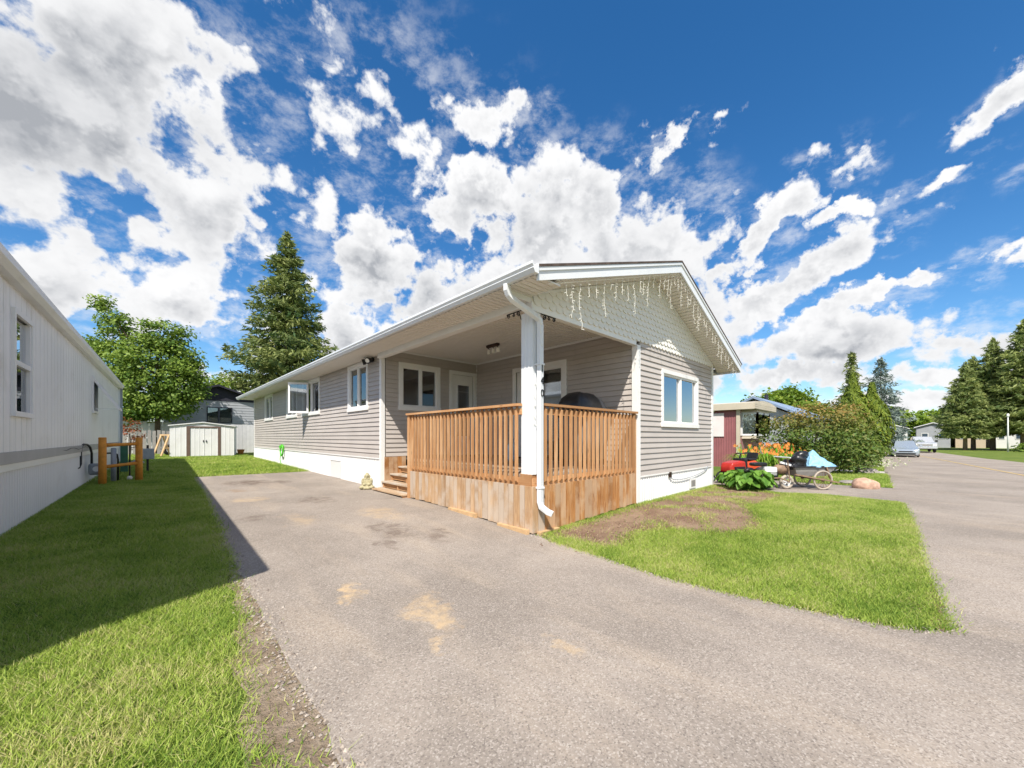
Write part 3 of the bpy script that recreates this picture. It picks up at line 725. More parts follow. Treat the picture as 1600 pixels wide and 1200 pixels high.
for (x0, x1) in ((gx0, RIDGE[0]), (RIDGE[0], 11.24)):
    extr([(x0, zroof(x0)-.222), (x1, zroof(x1)-.222), (x1, zroof(x1)-.262), (x0, zroof(x0)-.262)], HF-.04, HF-.026).build('rake_moulding', 'white_vinyl', home)
# porch beams, column
MB().box(3.985, HX, 3.87, HW-.04, 3.27, 3.565).build('porch_beam', 'white_vinyl', home)
MB().box(3.985, HI-.05, HF-.018, HF+.08, 3.19, 3.318).build('porch_beam', 'white_vinyl', home)
m = MB(); m.box(3.52, 4.015, HF+.0, HF+.02, 3.30, 3.44); m.add([(3.6, HF-.002, 3.4), (4.015, HF-.002, 3.4), (4.015, HF-.002, zroof(4.01)-.21), (3.6, HF+.02, 3.4), (4.015, HF+.02, 3.4), (4.015, HF+.02, zroof(4.01)-.21)], [(0, 1, 2), (3, 5, 4), (0, 3, 4, 1), (1, 4, 5, 2), (2, 5, 3, 0)])
m.build('eave_return', 'white_vinyl', home)
MB().box(HX+.015, HI-.01, HW-.03, HW-.001, 3.5, 3.549).build('ceiling_trim', 'white_vinyl', home)
MB().box(HI-.03, HI-.001, 3.9, HW-.03, 3.5, 3.549).build('ceiling_trim', 'white_vinyl', home)
m = MB(); cx0, cx1, cy0, cy1 = 4.03, 4.20, 3.79, 4.02
pr = []
for (xa, ya, xb, yb) in ((cx0, cy1, cx0, cy0), (cx0, cy0, cx1, cy0), (cx1, cy0, cx1, cy1), (cx1, cy1, cx0, cy1)):
    d = Vector((xb-xa, yb-ya, 0)); nrm = Vector((d.y, -d.x, 0)).normalized()*-.008
    for f, q in ((0, 0), (.30, 0), (.33, 1), (.37, 1), (.40, 0), (.62, 0), (.65, 1), (.69, 1), (.72, 0)):
        pr.append((xa+d.x*f+nrm.x*q*-1, ya+d.y*f+nrm.y*q*-1))
colm = m.loft([[(x, y, .80) for x, y in pr], [(x, y, 3.188) for x, y in pr]]).build('porch_column', 'white_metal', home)
def rect_pipe(pts, w, d, side=(1, 0, 0)):
    pts = [Vector(p) for p in pts]; rings = []; sd = Vector(side).normalized()
    for i, p in enumerate(pts):
        t = (pts[min(i+1, len(pts)-1)]-pts[max(i-1, 0)]).normalized()
        x = (sd-t*sd.dot(t)).normalized(); y = t.cross(x)
        rings.append([p+x*w/2+y*d/2, p-x*w/2+y*d/2, p-x*w/2-y*d/2, p+x*w/2-y*d/2])
    return MB().loft(rings)
dsp = rect_pipe([(3.44, 3.70, 3.39), (3.44, 3.70, 3.31), (3.47, 3.701, 3.26), (3.52, 3.703, 3.22), (4.05, 3.712, 3.08), (4.095, 3.714, 3.05), (4.115, 3.715, 2.98), (4.115, 3.715, .40), (4.125, 3.70, .33), (4.175, 3.62, .26), (4.21, 3.56, .235)], .088, .066, (.8, .1, 0)).build('downspout', 'white_metal', home, bevel=.008)
for zz in (.60, 2.4): MB().box(4.063, 4.167, 3.673, 3.789, zz, zz+.025).build('strap', 'white_metal', dsp)
for ch, zz in (('1', 2.30), ('4', 2.12), ('0', 1.94)):
    cu = bpy.data.curves.new('t', 'FONT'); cu.body = ch; cu.size = .15; cu.extrude = .004; cu.align_x = 'CENTER'
    to = bpy.data.objects.new('t', cu); col.objects.link(to); me = bpy.data.meshes.new_from_object(to.evaluated_get(bpy.context.evaluated_depsgraph_get())); bpy.data.objects.remove(to)
    me.materials.clear(); me.materials.append(MATS['black_iron'])
    o = link('house_number', me, dsp, Vector((4.118, 3.677, zz))-o0); o.rotation_euler = (R(90), 0, 0)
    o['label'] = 'black digit '+ch
def scroll(pts_fn, d):
    m = MB()
    m.tube([pts_fn(0, .0), pts_fn(.34, .0)], .008, 6)
    for cxx, czz, r0, tw in ((.30, -.035, .034, 1), (.18, -.03, .028, -1), (.08, -.045, .04, 1)):
        m.tube([pts_fn(cxx+math.cos(a*tw)*r0*(1-a/11), czz+math.sin(a*tw)*r0*(1-a/11)) for a in [j*.5 for j in range(18)]], .007, 5)
    m.tube([pts_fn(.0, -.16), pts_fn(.03, -.12), pts_fn(.05, -.06), pts_fn(.12, -.02)], .008, 5)
    return m.build('scroll_bracket', 'black_iron', home)
scroll(lambda a, b: (4.05, 4.02+a, 3.262+b), 0); scroll(lambda a, b: (4.2+a, 3.78, 3.182+b), 0)

# things fixed to the house
def porch_light():
    t = thing('porch_light', 'dark bronze three spot lamp on the white porch ceiling', 'lamp', (5.87, 6.81, 3.545))
    MB().tube([(0, -.2, -.02), (0, .2, -.02)], .045, 10).build('base', 'bronze', t, local=True)
    for i, y in enumerate((-.16, 0, .16)):
        h = MB().tube([(0, y, -.05), (.02, y, -.10)], .012, 6).build('arm', 'bronze', t, local=True)
        MB().tube([(.02, y, -.09), (.03, y+.01, -.13), (.04, y+.015, -.2)], [.03, .045, .05], 10).build('lamp_shade', 'lamp_glass', h, local=True)
porch_light()
t = thing('security_light', 'black twin head floodlight under the eave beside the porch corner', 'lamp', (HX-.03, 9.42, 3.26))
MB().box(-.03, .03, -.06, .06, .0, .1).build('base', 'black_plastic', t, local=True)
for s in (-1, 1):
    h = MB().tube([(-.03, s*.04, .05), (-.10, s*.1, .03), (-.16, s*.13, .0), (-.20, s*.15, -.015)], [.03, .045, .075, .08], 12).build('lamp_head', 'black_plastic', t, local=True)
    MB().tube([(-.2005, s*.1502, -.0152), (-.204, s*.152, -.017)], [.06, .06], 12).build('lens', 'lamp_glass', h, local=True)
t = thing('hose_reel', 'bright green garden hose coiled on a wall hanger above the white skirting', 'hose', (HX-.03, 18.4, .45))
for i in range(7): MB().torus((-.05-.012*(i % 3), 0, .30+.01*i), .20+.012*(i % 4), .014, 'x', 24, 6).build('hose_coil', 'hose_green', t, local=True)
MB().box(-.13, .02, -.12, .12, .42, .55).build('hanger', 'hose_green', t, local=True)
MB().tube([(-.08, .1, .14), (-.09, .13, -.05), (-.06, .1, -.22), (-.04, .05, -.27)], .013, 6).build('hose_end', 'hose_green', t, local=True)
# cable across the front skirting
cable = [(8.55+1.0*(1-math.cos(math.pi*i/14))/2*2.3, HF-.045, .47-.16*math.sin(math.pi*(i/14)**.8)+.10*(i/14)) for i in range(15)]
c_ = MB().tube(cable, .009, 6).build('cable', 'grey_metal', None, smooth=True); tag(c_, 'thin grey cable looped across the white front skirting', 'cable')
m = MB(); m.box(8.50, 8.57, HF-.06, HF-.02, .44, .56); o = m.build('cable_box', 'bronze', None); tag(o, 'small dark outlet box on the front skirting under the siding', 'outlet')

# icicle string lights along the gable
ic = thing('icicle_lights', 'cream white icicle string lights hanging along the gable eaves', 'string lights', (7.6, 3.24, 3.3))
wire = MB(); wire.tube([(x, 3.245, zroof(x)-.245) for x in np.linspace(3.75, 11.6, 60)], .005, 4); wire.build('wire', 'bulb_wire', ic)
x = 4.12
lens = [.24, .46, .62, .24, .33, .52, .18, .40]
i = 0
while x < 11.6:
    L = lens[i % 8]*random.uniform(.8, 1.2)*(1 if x < 9 else .8)
    z0 = zroof(x)-.245; m = MB(); pts = []; px, py = x, 3.245; n = max(4, int(L/.04))
    for j in range(n+1):
        pts.append((px, py, z0-L*j/n)); px += random.gauss(0, .006); py += random.gauss(0, .006)
    m.tube(pts, .0026, 4)
    for j in range(1, n+1):
        if j % 2 or random.random() < .5:
            a = random.uniform(0, 6.28); p = Vector(pts[j]); m.tube([p, p+Vector((math.cos(a)*.022, math.sin(a)*.022, -.02*random.random()+.006)), p+Vector((math.cos(a)*.036, math.sin(a)*.036, -.012))], [.003, .0045, .0025], 5)
    m.build('light_strand', 'bulb_wire', ic)
    x += random.uniform(.13, .23); i += 1
for pts in ([(3.93, 3.72, 3.40), (3.95, 3.70, 3.24), (4.03, 3.67, 3.12), (4.08, 3.672, 3.0), (4.07, 3.672, 2.88), (4.09, 3.672, 2.7)], [(4.06, 3.78, 2.15), (4.05, 3.78, 1.98), (4.06, 3.78, 1.84), (4.05, 3.78, 1.68), (4.06, 3.78, 1.55)]):
    m = MB(); m.tube(pts, .004, 4)
    for p in pts: p = Vector(p); m.tube([p, p+Vector((random.uniform(-.03, .03), -.02, -.03))], .006, 5)
    m.build('light_strand', 'bulb_wire', ic)

# ================================================================== the cedar deck
deck = thing('deck', 'cedar porch deck with pointed baluster railing and plank skirting', 'deck', (5.3, 5.2, .03))
P0, P1 = Vector((3.99, 3.757)), Vector((7.02, 3.742))
fd = (P1-P0).normalized(); fn = Vector((fd.y, -fd.x)); fang = math.atan2(fd.y, fd.x); FL = (P1-P0).length
d0 = worg(deck)
def front(s, n=0): q = P0+fd*s+fn*n; return q
# plank skirts
def plank(w, h, t=.02): return MB().box(-w/2+.0045, w/2-.0045, -t, 0, 0, h)
y = 3.772
while y < 7.27:
    w = random.uniform(.10, .145); w = min(w, 7.295-y); zb = G(3.95, y)+random.uniform(.005, .03)
    o = link('skirt_board', plank(w, .632-zb, .02+random.uniform(0, .004)).mesh('skirt_board', 'skirt_board'), deck, Vector((4.0, y+w/2, zb))-d0); o.rotation_euler = (0, 0, -R(90)); y += w
s = .0
while s < FL-.08:
    w = min(random.uniform(.10, .145), FL-.06-s); q = front(s+w/2, -.02); zb = G(q.x, q.y)+random.uniform(.005, .03)
    o = link('skirt_board', plank(w, .632-zb, .02+random.uniform(0, .004)).mesh('skirt_board', 'skirt_board_warm' if s > .25 else 'skirt_board'), deck, Vector((q.x, q.y, zb))-d0); o.rotation_euler = (0, 0, fang); s += w
# rims
MB().box(4.007, 4.047, 3.82, 7.29, .56, .748).build('rim_board', 'cedar_y', deck)
def fbar(s0, s1, n, w, h, z): a, b = front(s0, n), front(s1, n); return MB().bar((a.x, a.y, z), (b.x, b.y, z), w, h)
fbar(.04, FL-.05, -.045, .04, .188, .654).build('rim_board', 'cedar_x', deck)
fbar(.04, FL-.05, -.15, .04, .5, .3).build('shade_backing', 'dark_inside', deck)  # near-black sheet, its colour stands for the shade behind the front planks
# floor boards
y = 3.83; i = 0
while y < 8.85:
    x0 = 4.05 if y < 7.25 else 4.76
    yy = y
    MB().box(x0, HI-.03, yy, yy+.132, .75, .786).build('deck_board', 'deck_board', deck); y += .14
m = MB(); m.box(4.1, 7.0, 5.4, 5.44, .0, .74); m.box(4.1, 7.0, 7.26, 7.30, .04, .74); m.box(4.78, 4.82, 7.32, 8.9, .05, .74); m.build('joist', 'dark_inside', deck)
# balusters
bz0, bz1 = .66, 1.795
def baluster():
    a = .0195; m = MB()
    return m.loft([[(-a, -a, z+zo), (a, -a, z+zo), (a, a, z+zi), (-a, a, z+zi)] for z, zo, zi in ((bz0, .035, -.0), (bz1, -.03, .02))])
bm_v = baluster().mesh('baluster', 'cedar_v')
for i in range(27):
    y = 4.08+i*(7.25-4.08)/26.5
    o = link('baluster', bm_v, deck, Vector((3.9865, y, 0))-d0+Vector((0, 0, 0))); o.location.z = -d0.z; o.rotation_euler = (0, 0, -R(90))
for i in range(22):
    q = front(.28+i*(FL-.40)/21.2, .0)
    o = link('baluster', bm_v, deck, Vector((q.x, q.y, 0))-d0); o.rotation_euler = (0, 0, fang)
MB().box(3.93, 4.04, 4.0, 7.40, 1.815, 1.853).build('top_rail', 'cedar_y', deck)
fbar(.22, FL-.02, -.02, .11, .038, 1.834).build('top_rail', 'cedar_x', deck)
MB().box(4.0065, 4.04, 4.0, 7.29, 1.69, 1.78).build('upper_rail', 'cedar_y', deck)
fbar(.22, FL-.06, -.037, .034, .09, 1.735).build('upper_rail', 'cedar_x', deck)
MB().box(3.96, 4.05, 7.295, 7.385, -.01, 1.813).build('railing_post', 'cedar_v', deck)
q = front(FL-.035, -.05); MB().box(q.x-.035, q.x+.035, q.y-.03, q.y+.04, -.02, 1.813).build('railing_post', 'cedar_v', deck)
MB().box(4.01, 4.2, 3.80, 4.02, .55, .80).build('corner_block', 'cedar_v', deck)
# steps
st = [(3.84, .13), (4.08, .28), (4.30, .45), (4.52, .62)]
for i, (x, z) in enumerate(st):
    for k in range(2):
        MB().box(x+k*.135, x+k*.135+.128, 7.395, 8.90, z-.038, z).build('tread', 'tread_board', deck, bevel=.006)
m = MB()
for yy in (7.41, 8.1, 8.84):
    for (x, z) in st: m.box(x+.03, x+.24 if z < .6 else 4.77, yy, yy+.038, .0, z-.04)
m.build('stringer', 'cedar_x', deck)
m = MB()
for (x, z) in st[1:]: m.box(x+.06, x+.075, 7.45, 8.84, z-.15, z-.05)
m.build('riser', 'cedar_y', deck)
for i in range(5): MB().box(4.165+i*.115, 4.165+i*.115+.111, HW-.048, HW-.028-.001*(i % 2), .10, .862).build('wall_board', 'skirt_board_warm', deck)
for (y0, y1) in ((3.8, 4.45), (5.0, 5.8)): MB().box(3.92, 3.975, y0, y1, G(3.95, y0)-.02, G(3.95, y1)+.035).build('base_timber', 'raw_timber', deck)
a, b = front(.1, .03), front(.55, .03); MB().bar((a.x, a.y, -.06), (b.x, b.y, -.06), .07, .05).build('base_timber', 'raw_timber', deck)

# things on and by the deck
def cover_grill():
    t = thing('covered_grill', 'barbecue grill under a black and grey fabric cover on the deck', 'grill', (6.3, 4.5, .786), R(4)); t.scale = (1.05, 1, 1.13)
    def ring(z, w, d, dz=0, sh=0):
        out = []
        for j in range(24):
            a = 2*math.pi*j/24; cx, sy = math.cos(a), math.sin(a); p = .38
            x = math.copysign(abs(cx)**p, cx)*w+sh; yv = math.copysign(abs(sy)**p, sy)*d
            f = 1+.03*math.sin(j*2.6+z*7)
            out.append((x*f, yv*f, z+dz*math.cos(a*2)))
        return out
    for nm, mat, lay in (('cover', 'cover_grey', [(.12, .50, .27), (.5, .52, .28), (.85, .54, .29), (1.0, .53, .28), (1.10, .46, .25), (1.19, .34, .2), (1.235, .2, .13)]),):
        MB().loft([ring(z, w, d, .012) for z, w, d in lay]).build(nm, mat, t, True, True)
    m = MB().loft([ring(z, w, d, .012, -.12) for z, w, d in [(.84, .45, .30), (1.03, .45, .29), (1.16, .40, .24), (1.25, .26, .17), (1.275, .12, .09)]]); m.build('cover_panel', 'cover_black', t, True, True)
    for x in (-.42, .42):
        for yv in (-.2, .2): MB().box(x-.02, x+.02, yv-.02, yv+.02, 0, .2).build('leg', 'black_iron', t, local=True)
cover_grill()
t = thing('water_jug', 'pale blue clear water jug with a dark blue cap on the deck', 'jug', (6.25, 6.55, .786))
MB().tube([(0, 0, 0), (0, 0, .02), (0, 0, .12), (0, 0, .13), (0, 0, .15), (0, 0, .25), (0, 0, .26), (0, 0, .34), (0, 0, .41), (0, 0, .46), (0, 0, .48)], [.12, .135, .135, .128, .135, .135, .128, .135, .09, .035, .032], 16).build('bottle', 'jug_clear', t, True, True)
MB().tube([(0, 0, .478), (0, 0, .53)], .04, 12).build('cap', 'jug_blue', t, local=True)
def statue():
    t = thing('garden_statue', 'small mossy stone seated figure by the white corner post and steps', 'statue', (3.84, 9.16, G(3.8, 9.1)), R(-30)); t.scale = (.74, .74, .74)
    m = MB()
    for c, r in (((0, 0, .10), (.19, .17, .11)), ((0, .01, .22), (.135, .12, .15)), ((0, .0, .34), (.11, .09, .06)), ((0, -.015, .43), (.08, .078, .095)), ((0, -.02, .505), (.05, .05, .04)),
                 ((-.13, -.04, .25), (.05, .06, .12)), ((.13, -.04, .25), (.05, .06, .12)), ((-.06, -.13, .17), (.07, .05, .04)), ((.06, -.13, .17), (.07, .05, .04)),
                 ((-.15, -.08, .07), (.09, .12, .065)), ((.15, -.08, .07), (.09, .12, .065)), ((0, -.13, .05), (.12, .07, .05)), ((-.083, -.01, .42), (.02, .03, .045)), ((.083, -.01, .42), (.02, .03, .045)),
                 ((0, -.095, .425), (.014, .02, .025)), ((0, -.085, .385), (.035, .015, .01)), ((0, 0, .02), (.21, .19, .04))):
        m.ball(c, r, 14, 10)
    o = m.build('figure', 'statue_stone', t, True, True)
    r = o.modifiers.new('remesh', 'REMESH'); r.mode = 'VOXEL'; r.voxel_size = .011; r.use_smooth_shade = True
    m = MB(); 
    for s in (-1, 1): m.ball((s*.028, -.088, .445), (.012, .008, .006), 8, 5)
    m.build('eye', 'bag_black', t, True, True)
statue()

# ================================================================== the white mobile home next door
def fbE(mb, plane, u0, u1, z0, z1, n0, n1): return mb.box(plane+n0, plane+n1, u0, u1, z0, z1)
WX, WY = -1.514, 3.1
lh = thing('mobile_home', 'white ribbed metal mobile home with a grey belt and ribbed skirting', 'house', (WX, WY, 0), -math.atan(.0257))
L0 = 20.4
lhw = [(5.35, 6.32, 1.64, 3.13), (12.7, 13.65, 2.03, 3.06)]
hl = [(WY+a+.04, WY+b-.04, c+.04, d-.04) for a, b, c, d in lhw]
core = MB()
for r in rect_minus(WY, WY+L0, 1.0, 3.5, hl): core.box(WX-.08, WX-.012, *r)
core.box(WX-3.66, WX-.08, WY, WY+.06, .3, 3.5); core.box(WX-3.66, WX-.08, WY+L0-.06, WY+L0, .3, 3.5); core.box(WX-3.66, WX-3.6, WY+.06, WY+L0-.06, .3, 3.5); core.box(WX-3.6, WX-.08, WY+.06, WY+L0-.06, .9, 1.0)
core.build('wall', 'white_panel', lh)
n = 150; w = L0/n
for i in range(n):
    a, b = WY+i*w, WY+(i+1)*w-.004
    for r in rect_minus(a, b, 1.15, 3.47, hl):
        MB().box(WX-.012, WX+.0+(.002 if i % 2 else 0), *r).build('wall_panel', 'white_panel', lh)
MB().box(WX-.01, WX+.022, WY, WY+L0, .99, 1.149).build('belt', 'grey_band', lh)
m = MB(); n = 170; prof = []
for i in range(n):
    a = WY+L0*i/n; q = L0/n; prof += [(a, 0), (a+q*.55, 0), (a+q*.68, .016), (a+q*.88, .016)]
m.loft([[(WX-.02+d, u, G(-1.3, u)-.02) for u, d in prof], [(WX-.02+d, u, .90) for u, d in prof]], close=False, cap=False); m.build('skirting', 'skirt_white', lh)
MB().box(WX-.03, WX+.01, WY, WY+L0, .895, .989).build('skirting_cap', 'skirt_white', lh)
for i, (a, b, z0, z1) in enumerate(lhw):
    a, b = WY+a, WY+b; m = MB(); t = .07
    fbE(m, WX, a, b, z1-t, z1, 0, .04); fbE(m, WX, a-.01, b+.01, z0, z0+t, 0, .05); fbE(m, WX, a, a+t, z0+t, z1-t, 0, .038); fbE(m, WX, b-t, b, z0+t, z1-t, 0, .038)
    wn = m.build('window', 'white_vinyl', lh)
    if i == 0:
        s = MB(); fbE(s, WX, a+t, b-t, 2.36, 2.43, -.04, .025); fbE(s, WX, a+t, a+t+.04, z0+t, z1-t, -.04, .02); fbE(s, WX, b-t-.04, b-t, z0+t, z1-t, -.04, .02); s.build('sash', 'white_vinyl', wn)
        fbE(MB(), WX, a+t, b-t, 2.43, z1-t, -.03, -.024).build('pane', 'front_glass', wn); fbE(MB(), WX, a+t, b-t, z0+t, 2.36, -.024, -.018).build('pane', 'window_glass', wn)
    else:
        fbE(MB(), WX, a+t, b-t, z0+t, z1-t, -.04, -.034).build('pane', 'window_glass', wn)
        s = MB(); top, bot = Vector((WX+.04, 0, z1-.1)), Vector((WX+.52, 0, z0+.14))
        for u in (a+.09, b-.09): s.bar((top.x, u, top.z), (bot.x, u, bot.z), .05, .03, (0, 1, 0))
        s.bar((bot.x, a+.07, bot.z), (bot.x, b-.07, bot.z), .03, .05); s.bar((top.x, a+.07, top.z), (top.x, b-.07, top.z), .03, .05); s.build('sash', 'white_vinyl', wn)
        MB().hexa([(top.x, a+.1, top.z), (top.x, b-.1, top.z), (top.x+.006, b-.1, top.z), (top.x+.006, a+.1, top.z), (bot.x, a+.1, bot.z), (bot.x, b-.1, bot.z), (bot.x+.006, b-.1, bot.z), (bot.x+.006, a+.1, bot.z)][4:]+[(top.x, a+.1, top.z), (top.x, b-.1, top.z), (top.x+.006, b-.1, top.z), (top.x+.006, a+.1, top.z)]).build('pane', 'window_glass', wn)
        MB().bar((WX+.04, a+.12, z0+.12), (bot.x, a+.12, bot.z), .012, .012).build('stay', 'chrome', wn)
rings = []
for yy, pr_ in ((-.28, .9), (.6, 0), (L0+.05, 0)):
    top, bot = [], []
    for j in range(13):
        f = j/12; x = .13-f*3.92; zz = 3.57+.42*math.sin(math.pi*f)
        yv = WY+yy-(pr_*(1-abs(2*f-1)))
        top.append((WX+x, yv, zz)); bot.append((WX+x, yv, 3.46))
    rings.append(top+bot[::-1])
rf = MB().loft(rings).build('roof', 'roof_metal', lh)
m = MB(); m.loft([[(WX+x, y, z) for x, z in ((.0, 3.43), (.10, 3.43), (.165, 3.49), (.165, 3.585), (.135, 3.585), (.135, 3.46), (0, 3.46))] for y in (WY-.28, WY+L0+.08)]); m.build('gutter', 'white_panel', rf)
m = MB(); m.box(WX+.0, WX+.05, WY+L0-.06, WY+L0+.03, .3, 3.44); m.build('corner_trim', 'white_metal', lh)
m = MB(); m.box(WX+.055, WX+.12, WY+L0-.05, WY+L0+.02, .3, 3.43); m.build('downspout', 'grey_metal', lh)
m = MB(); m.tube([(WX-.75, WY+12.6, 3.7), (WX-.75, WY+12.6, 4.28)], .1, 12); vp = m.build('roof_vent', 'chrome', rf); m = MB(); m.tube([(WX-.75, WY+12.6, 4.28), (WX-.75, WY+12.6, 4.32)], .16, 12); m.tube([(WX-.75, WY+12.6, 4.36), (WX-.75, WY+12.6, 4.40)], .15, 12); m.build('vent_cap', 'chrome', rf)
o = MB().tube([(WX+.03+.0257*(i*.9)+.02, WY+5.8+i*.35, 1.12-.05*math.sin(i*.9)**2) for i in range(16)], .006, 5).build('cable', 'black_plastic'); tag(o, 'thin black cable sagging along the grey belt of the white home', 'cable')

# gas service behind its timber guard
def log_guard():
    t = thing('meter_guard', 'orange stained log guard rail of two posts and two rails', 'guard rail', (-.56, 14.55, .14))
    A, B = Vector((-.33, -.27, 0)), Vector((.33, .23, 0))
    for P in (A, B): MB().tube([P+Vector((0, 0, -.15)), P+Vector((0, 0, .6)), P+Vector((0, 0, 1.19)), P+Vector((0, 0, 1.205))], [.078, .076, .074, .066], 14).build('post', 'orange_stain', t, True, True)
    for z0, z1, r in ((1.0, 1.03, .05), (.44, .50, .048)):
        MB().tube([A+Vector((0, 0, z0)), (A+B)/2+Vector((0, 0, (z0+z1)/2)), B+Vector((0, 0, z1))], [r, r*.8, r], 12).build('rail', 'orange_stain', t, True, True)
log_guard()
t = thing('gas_meter', 'grey gas meter with a black goose neck pipe beside the white skirting', 'meter', (-1.02, 14.75, .14))
MB().box(-.15, .15, -.10, .10, .22, .52).build('body', 'grey_metal', t, local=True, bevel=.05)
MB().tube([(0, -.105, .38), (0, -.12, .38)], .07, 14).build('dial', 'white_metal', t, local=True)
MB().tube([(-.09, 0, .5), (-.09, -.02, .8), (-.11, -.1, .95), (-.15, -.25, 1.02), (-.19, -.5, 1.03), (-.21, -.72, .96), (-.21, -.8, .82), (-.21, -.82, .55), (-.23, -.86, .47), (-.25, -1.05, .46)], .024, 8).build('pipe', 'black_plastic', t, True, True)
MB().tube([(.09, 0, .5), (.09, 0, .72), (.12, .02, .78), (.30, .12, .78), (.36, .15, .74), (.38, .16, .6), (.38, .16, -.05)], .022, 8).build('pipe', 'black_iron', t, True, True)
t = thing('regulator', 'round grey gas regulator on a riser pipe with a white foot', 'regulator', (-.42, 15.1, .14))
MB().tube([(0, 0, -.02), (0, 0, 1.02)], .018, 8).build('riser', 'black_iron', t, local=True)
MB().tube([(.15, .1, .44), (.15, .1, .47), (.15, .1, .49), (.15, .1, .52), (.15, .1, .56)], [.10, .14, .15, .12, .05], 16).build('diaphragm', 'grey_metal', t, True, True)
MB().tube([(-.12, -.02, 1.02), (.12, .02, 1.02)], .02, 8).build('valve', 'black_iron', t, local=True); MB().ball((0, 0, .06), (.06, .06, .07)).build('foot', 'white_vinyl', t, True, True)
t = thing('pipe_bollard', 'plain grey steel pipe bollard behind the orange guard', 'bollard', (-.72, 14.85, .14))
MB().tube([(0, 0, -.05), (0, 0, .9)], .055, 14).build('pipe', 'grey_metal', t, True, True); MB().ball((0, 0, .9), (.055, .055, .025), 12, 6).build('cap', 'grey_metal', t, True, True)
t = thing('utility_pedestal', 'dark green utility box with a grey junction box on a post', 'utility box', (-.62, 18.0, .18))
MB().box(-.10, .08, -.1, .1, 0, .95).build('cabinet', 'green_metal', t, local=True, bevel=.015)
MB().box(-.03+.55, .03+.55, -.03, .03, 0, .9).build('post', 'dark_inside', t, local=True); MB().box(.4, .72, -.09, -.03, .42, .78).build('junction_box', 'grey_metal', t, local=True, bevel=.01); MB().tube([(.1, 0, .8), (.3, 0, .85), (.52, 0, .72)], .012, 6).build('conduit', 'black_plastic', t, local=True)

# ------------------------------------------------------------------ back yard
def shed():
    t = thing('garden_shed', 'white ribbed metal garden shed with brown door trims', 'shed', (2.33, 28.3, .29), R(-10))
    W, D, H, A = 1.40, 1.2, 1.68, 1.86
    def panel(x0, x1, nm, mat='shed_white', off=0):
        n = max(1, int((x1-x0)/.2)); pr = []
        for i in range(n):
            a = x0+(x1-x0)*i/n; q = (x1-x0)/n; pr += [(a, 0), (a+q*.82, 0), (a+q*.87, .012), (a+q*.95, .012)]
        pr.append((x1, 0))
        return MB().loft([[(x, -D-y-off, 0) for x, y in pr], [(x, -D-y-off, H) for x, y in pr]], close=False, cap=False).build(nm, mat, t, local=True)
    panel(-W, -.70, 'front_panel'); panel(.78, W, 'front_panel')
    for x0, x1 in ((-.56, .065), (.07, .66)):
        d = panel(x0, x1, 'door', off=-.01)
        xh = x1-.07 if x0 < 0 else x0+.05
        MB().box(xh, xh+.03, -D-.04, -D-.004, .78, .9).build('handle', 'black_plastic', d, local=True)
    MB().box(-.70, -.56, -D-.025, -D+.02, 0, H-.02).build('trim', 'shed_brown', t, local=True); MB().box(.66, .78, -D-.025, -D+.02, 0, H-.02).build('trim', 'shed_brown', t, local=True); MB().box(-.56, .66, -D-.025, -D+.02, H-.1, H-.02).build('trim', 'shed_brown', t, local=True)
    m = MB(); m.box(-W, -W+.02, -D+.01, D, 0, H); m.box(W-.02, W, -D+.01, D, 0, H); m.box(-W+.02, W-.02, D-.02, D, 0, H); m.build('wall', 'shed_white', t, local=True)
    pr = [(-W-.06, H-.02), (0, A), (W+.06, H-.02), (W+.06, H+.03), (0, A+.05), (-W-.06, H+.03)]
    MB().loft([[(x, -D-.08, z) for x, z in pr], [(x, D+.06, z) for x, z in pr]]).build('roof', 'shed_white', t, local=True)
    MB().loft([[(-W, -D-.002, H-.02), (W, -D-.002, H-.02), (0, A-.01, A-.01)][:0] or [(-W, -D-.004, H-.02), (W, -D-.004, H-.02), (0, -D-.004, A)], [(-W, -D+.01, H-.02), (W, -D+.01, H-.02), (0, -D+.01, A)]]).build('gable', 'shed_white', t, local=True)
shed()
t = thing('sawhorse', 'raw timber A frame sawhorse leaning by the shed side', 'sawhorse', (.62, 28.6, .29), R(38))
for s in (-1, 1):
    for y in (-.25, .25): MB().bar((s*.46, y, 0), (s*.02, y, 1.2), .05, .09, (0, 1, 0)).build('leg', 'raw_timber', t, local=True)
MB().box(-.05, .05, -.35, .35, 1.14, 1.22).build('beam', 'raw_timber', t, local=True); MB().bar((-.3, -.28, .45), (.3, -.28, .45), .03, .08).build('brace', 'raw_timber', t, local=True)
def wheel(parent, c, r, w, axis='y', tyre='rubber', rim='grey_metal', spokes=5, local=True, name='wheel'):
    c = Vector(c); o = MB().torus(c, r-w*.5, w*.5, axis, 24, 8).build(name, tyre, parent, True, local)
    ax = {'y': Vector((0, 1, 0)), 'x': Vector((1, 0, 0))}[axis]; ex = Vector((1, 0, 0)) if axis == 'y' else Vector((0, 1, 0)); ez = Vector((0, 0, 1))
    m = MB(); m.torus(c, r-w*1.02, w*.16, axis, 20, 6); m.tube([c-ax*w*.3, c+ax*w*.3], r*.16, 10)
    for i in range(spokes):
        a = 2*math.pi*i/spokes+.3; d = ex*math.cos(a)+ez*math.sin(a); m.bar(c+d*r*.12, c+d*(r-w), w*.28 if spokes < 9 else .008, r*.14 if spokes < 9 else .008, ax)
    m.build('rim', rim, o, False, local)
    return o
t = thing('spare_wheel', 'spare car wheel standing on the grass behind the sawhorse', 'wheel', (.80, 29.25, .30), R(20)); wheel(t, (0, 0, .32), .32, .17, 'y', 'rubber', 'chrome', 7)
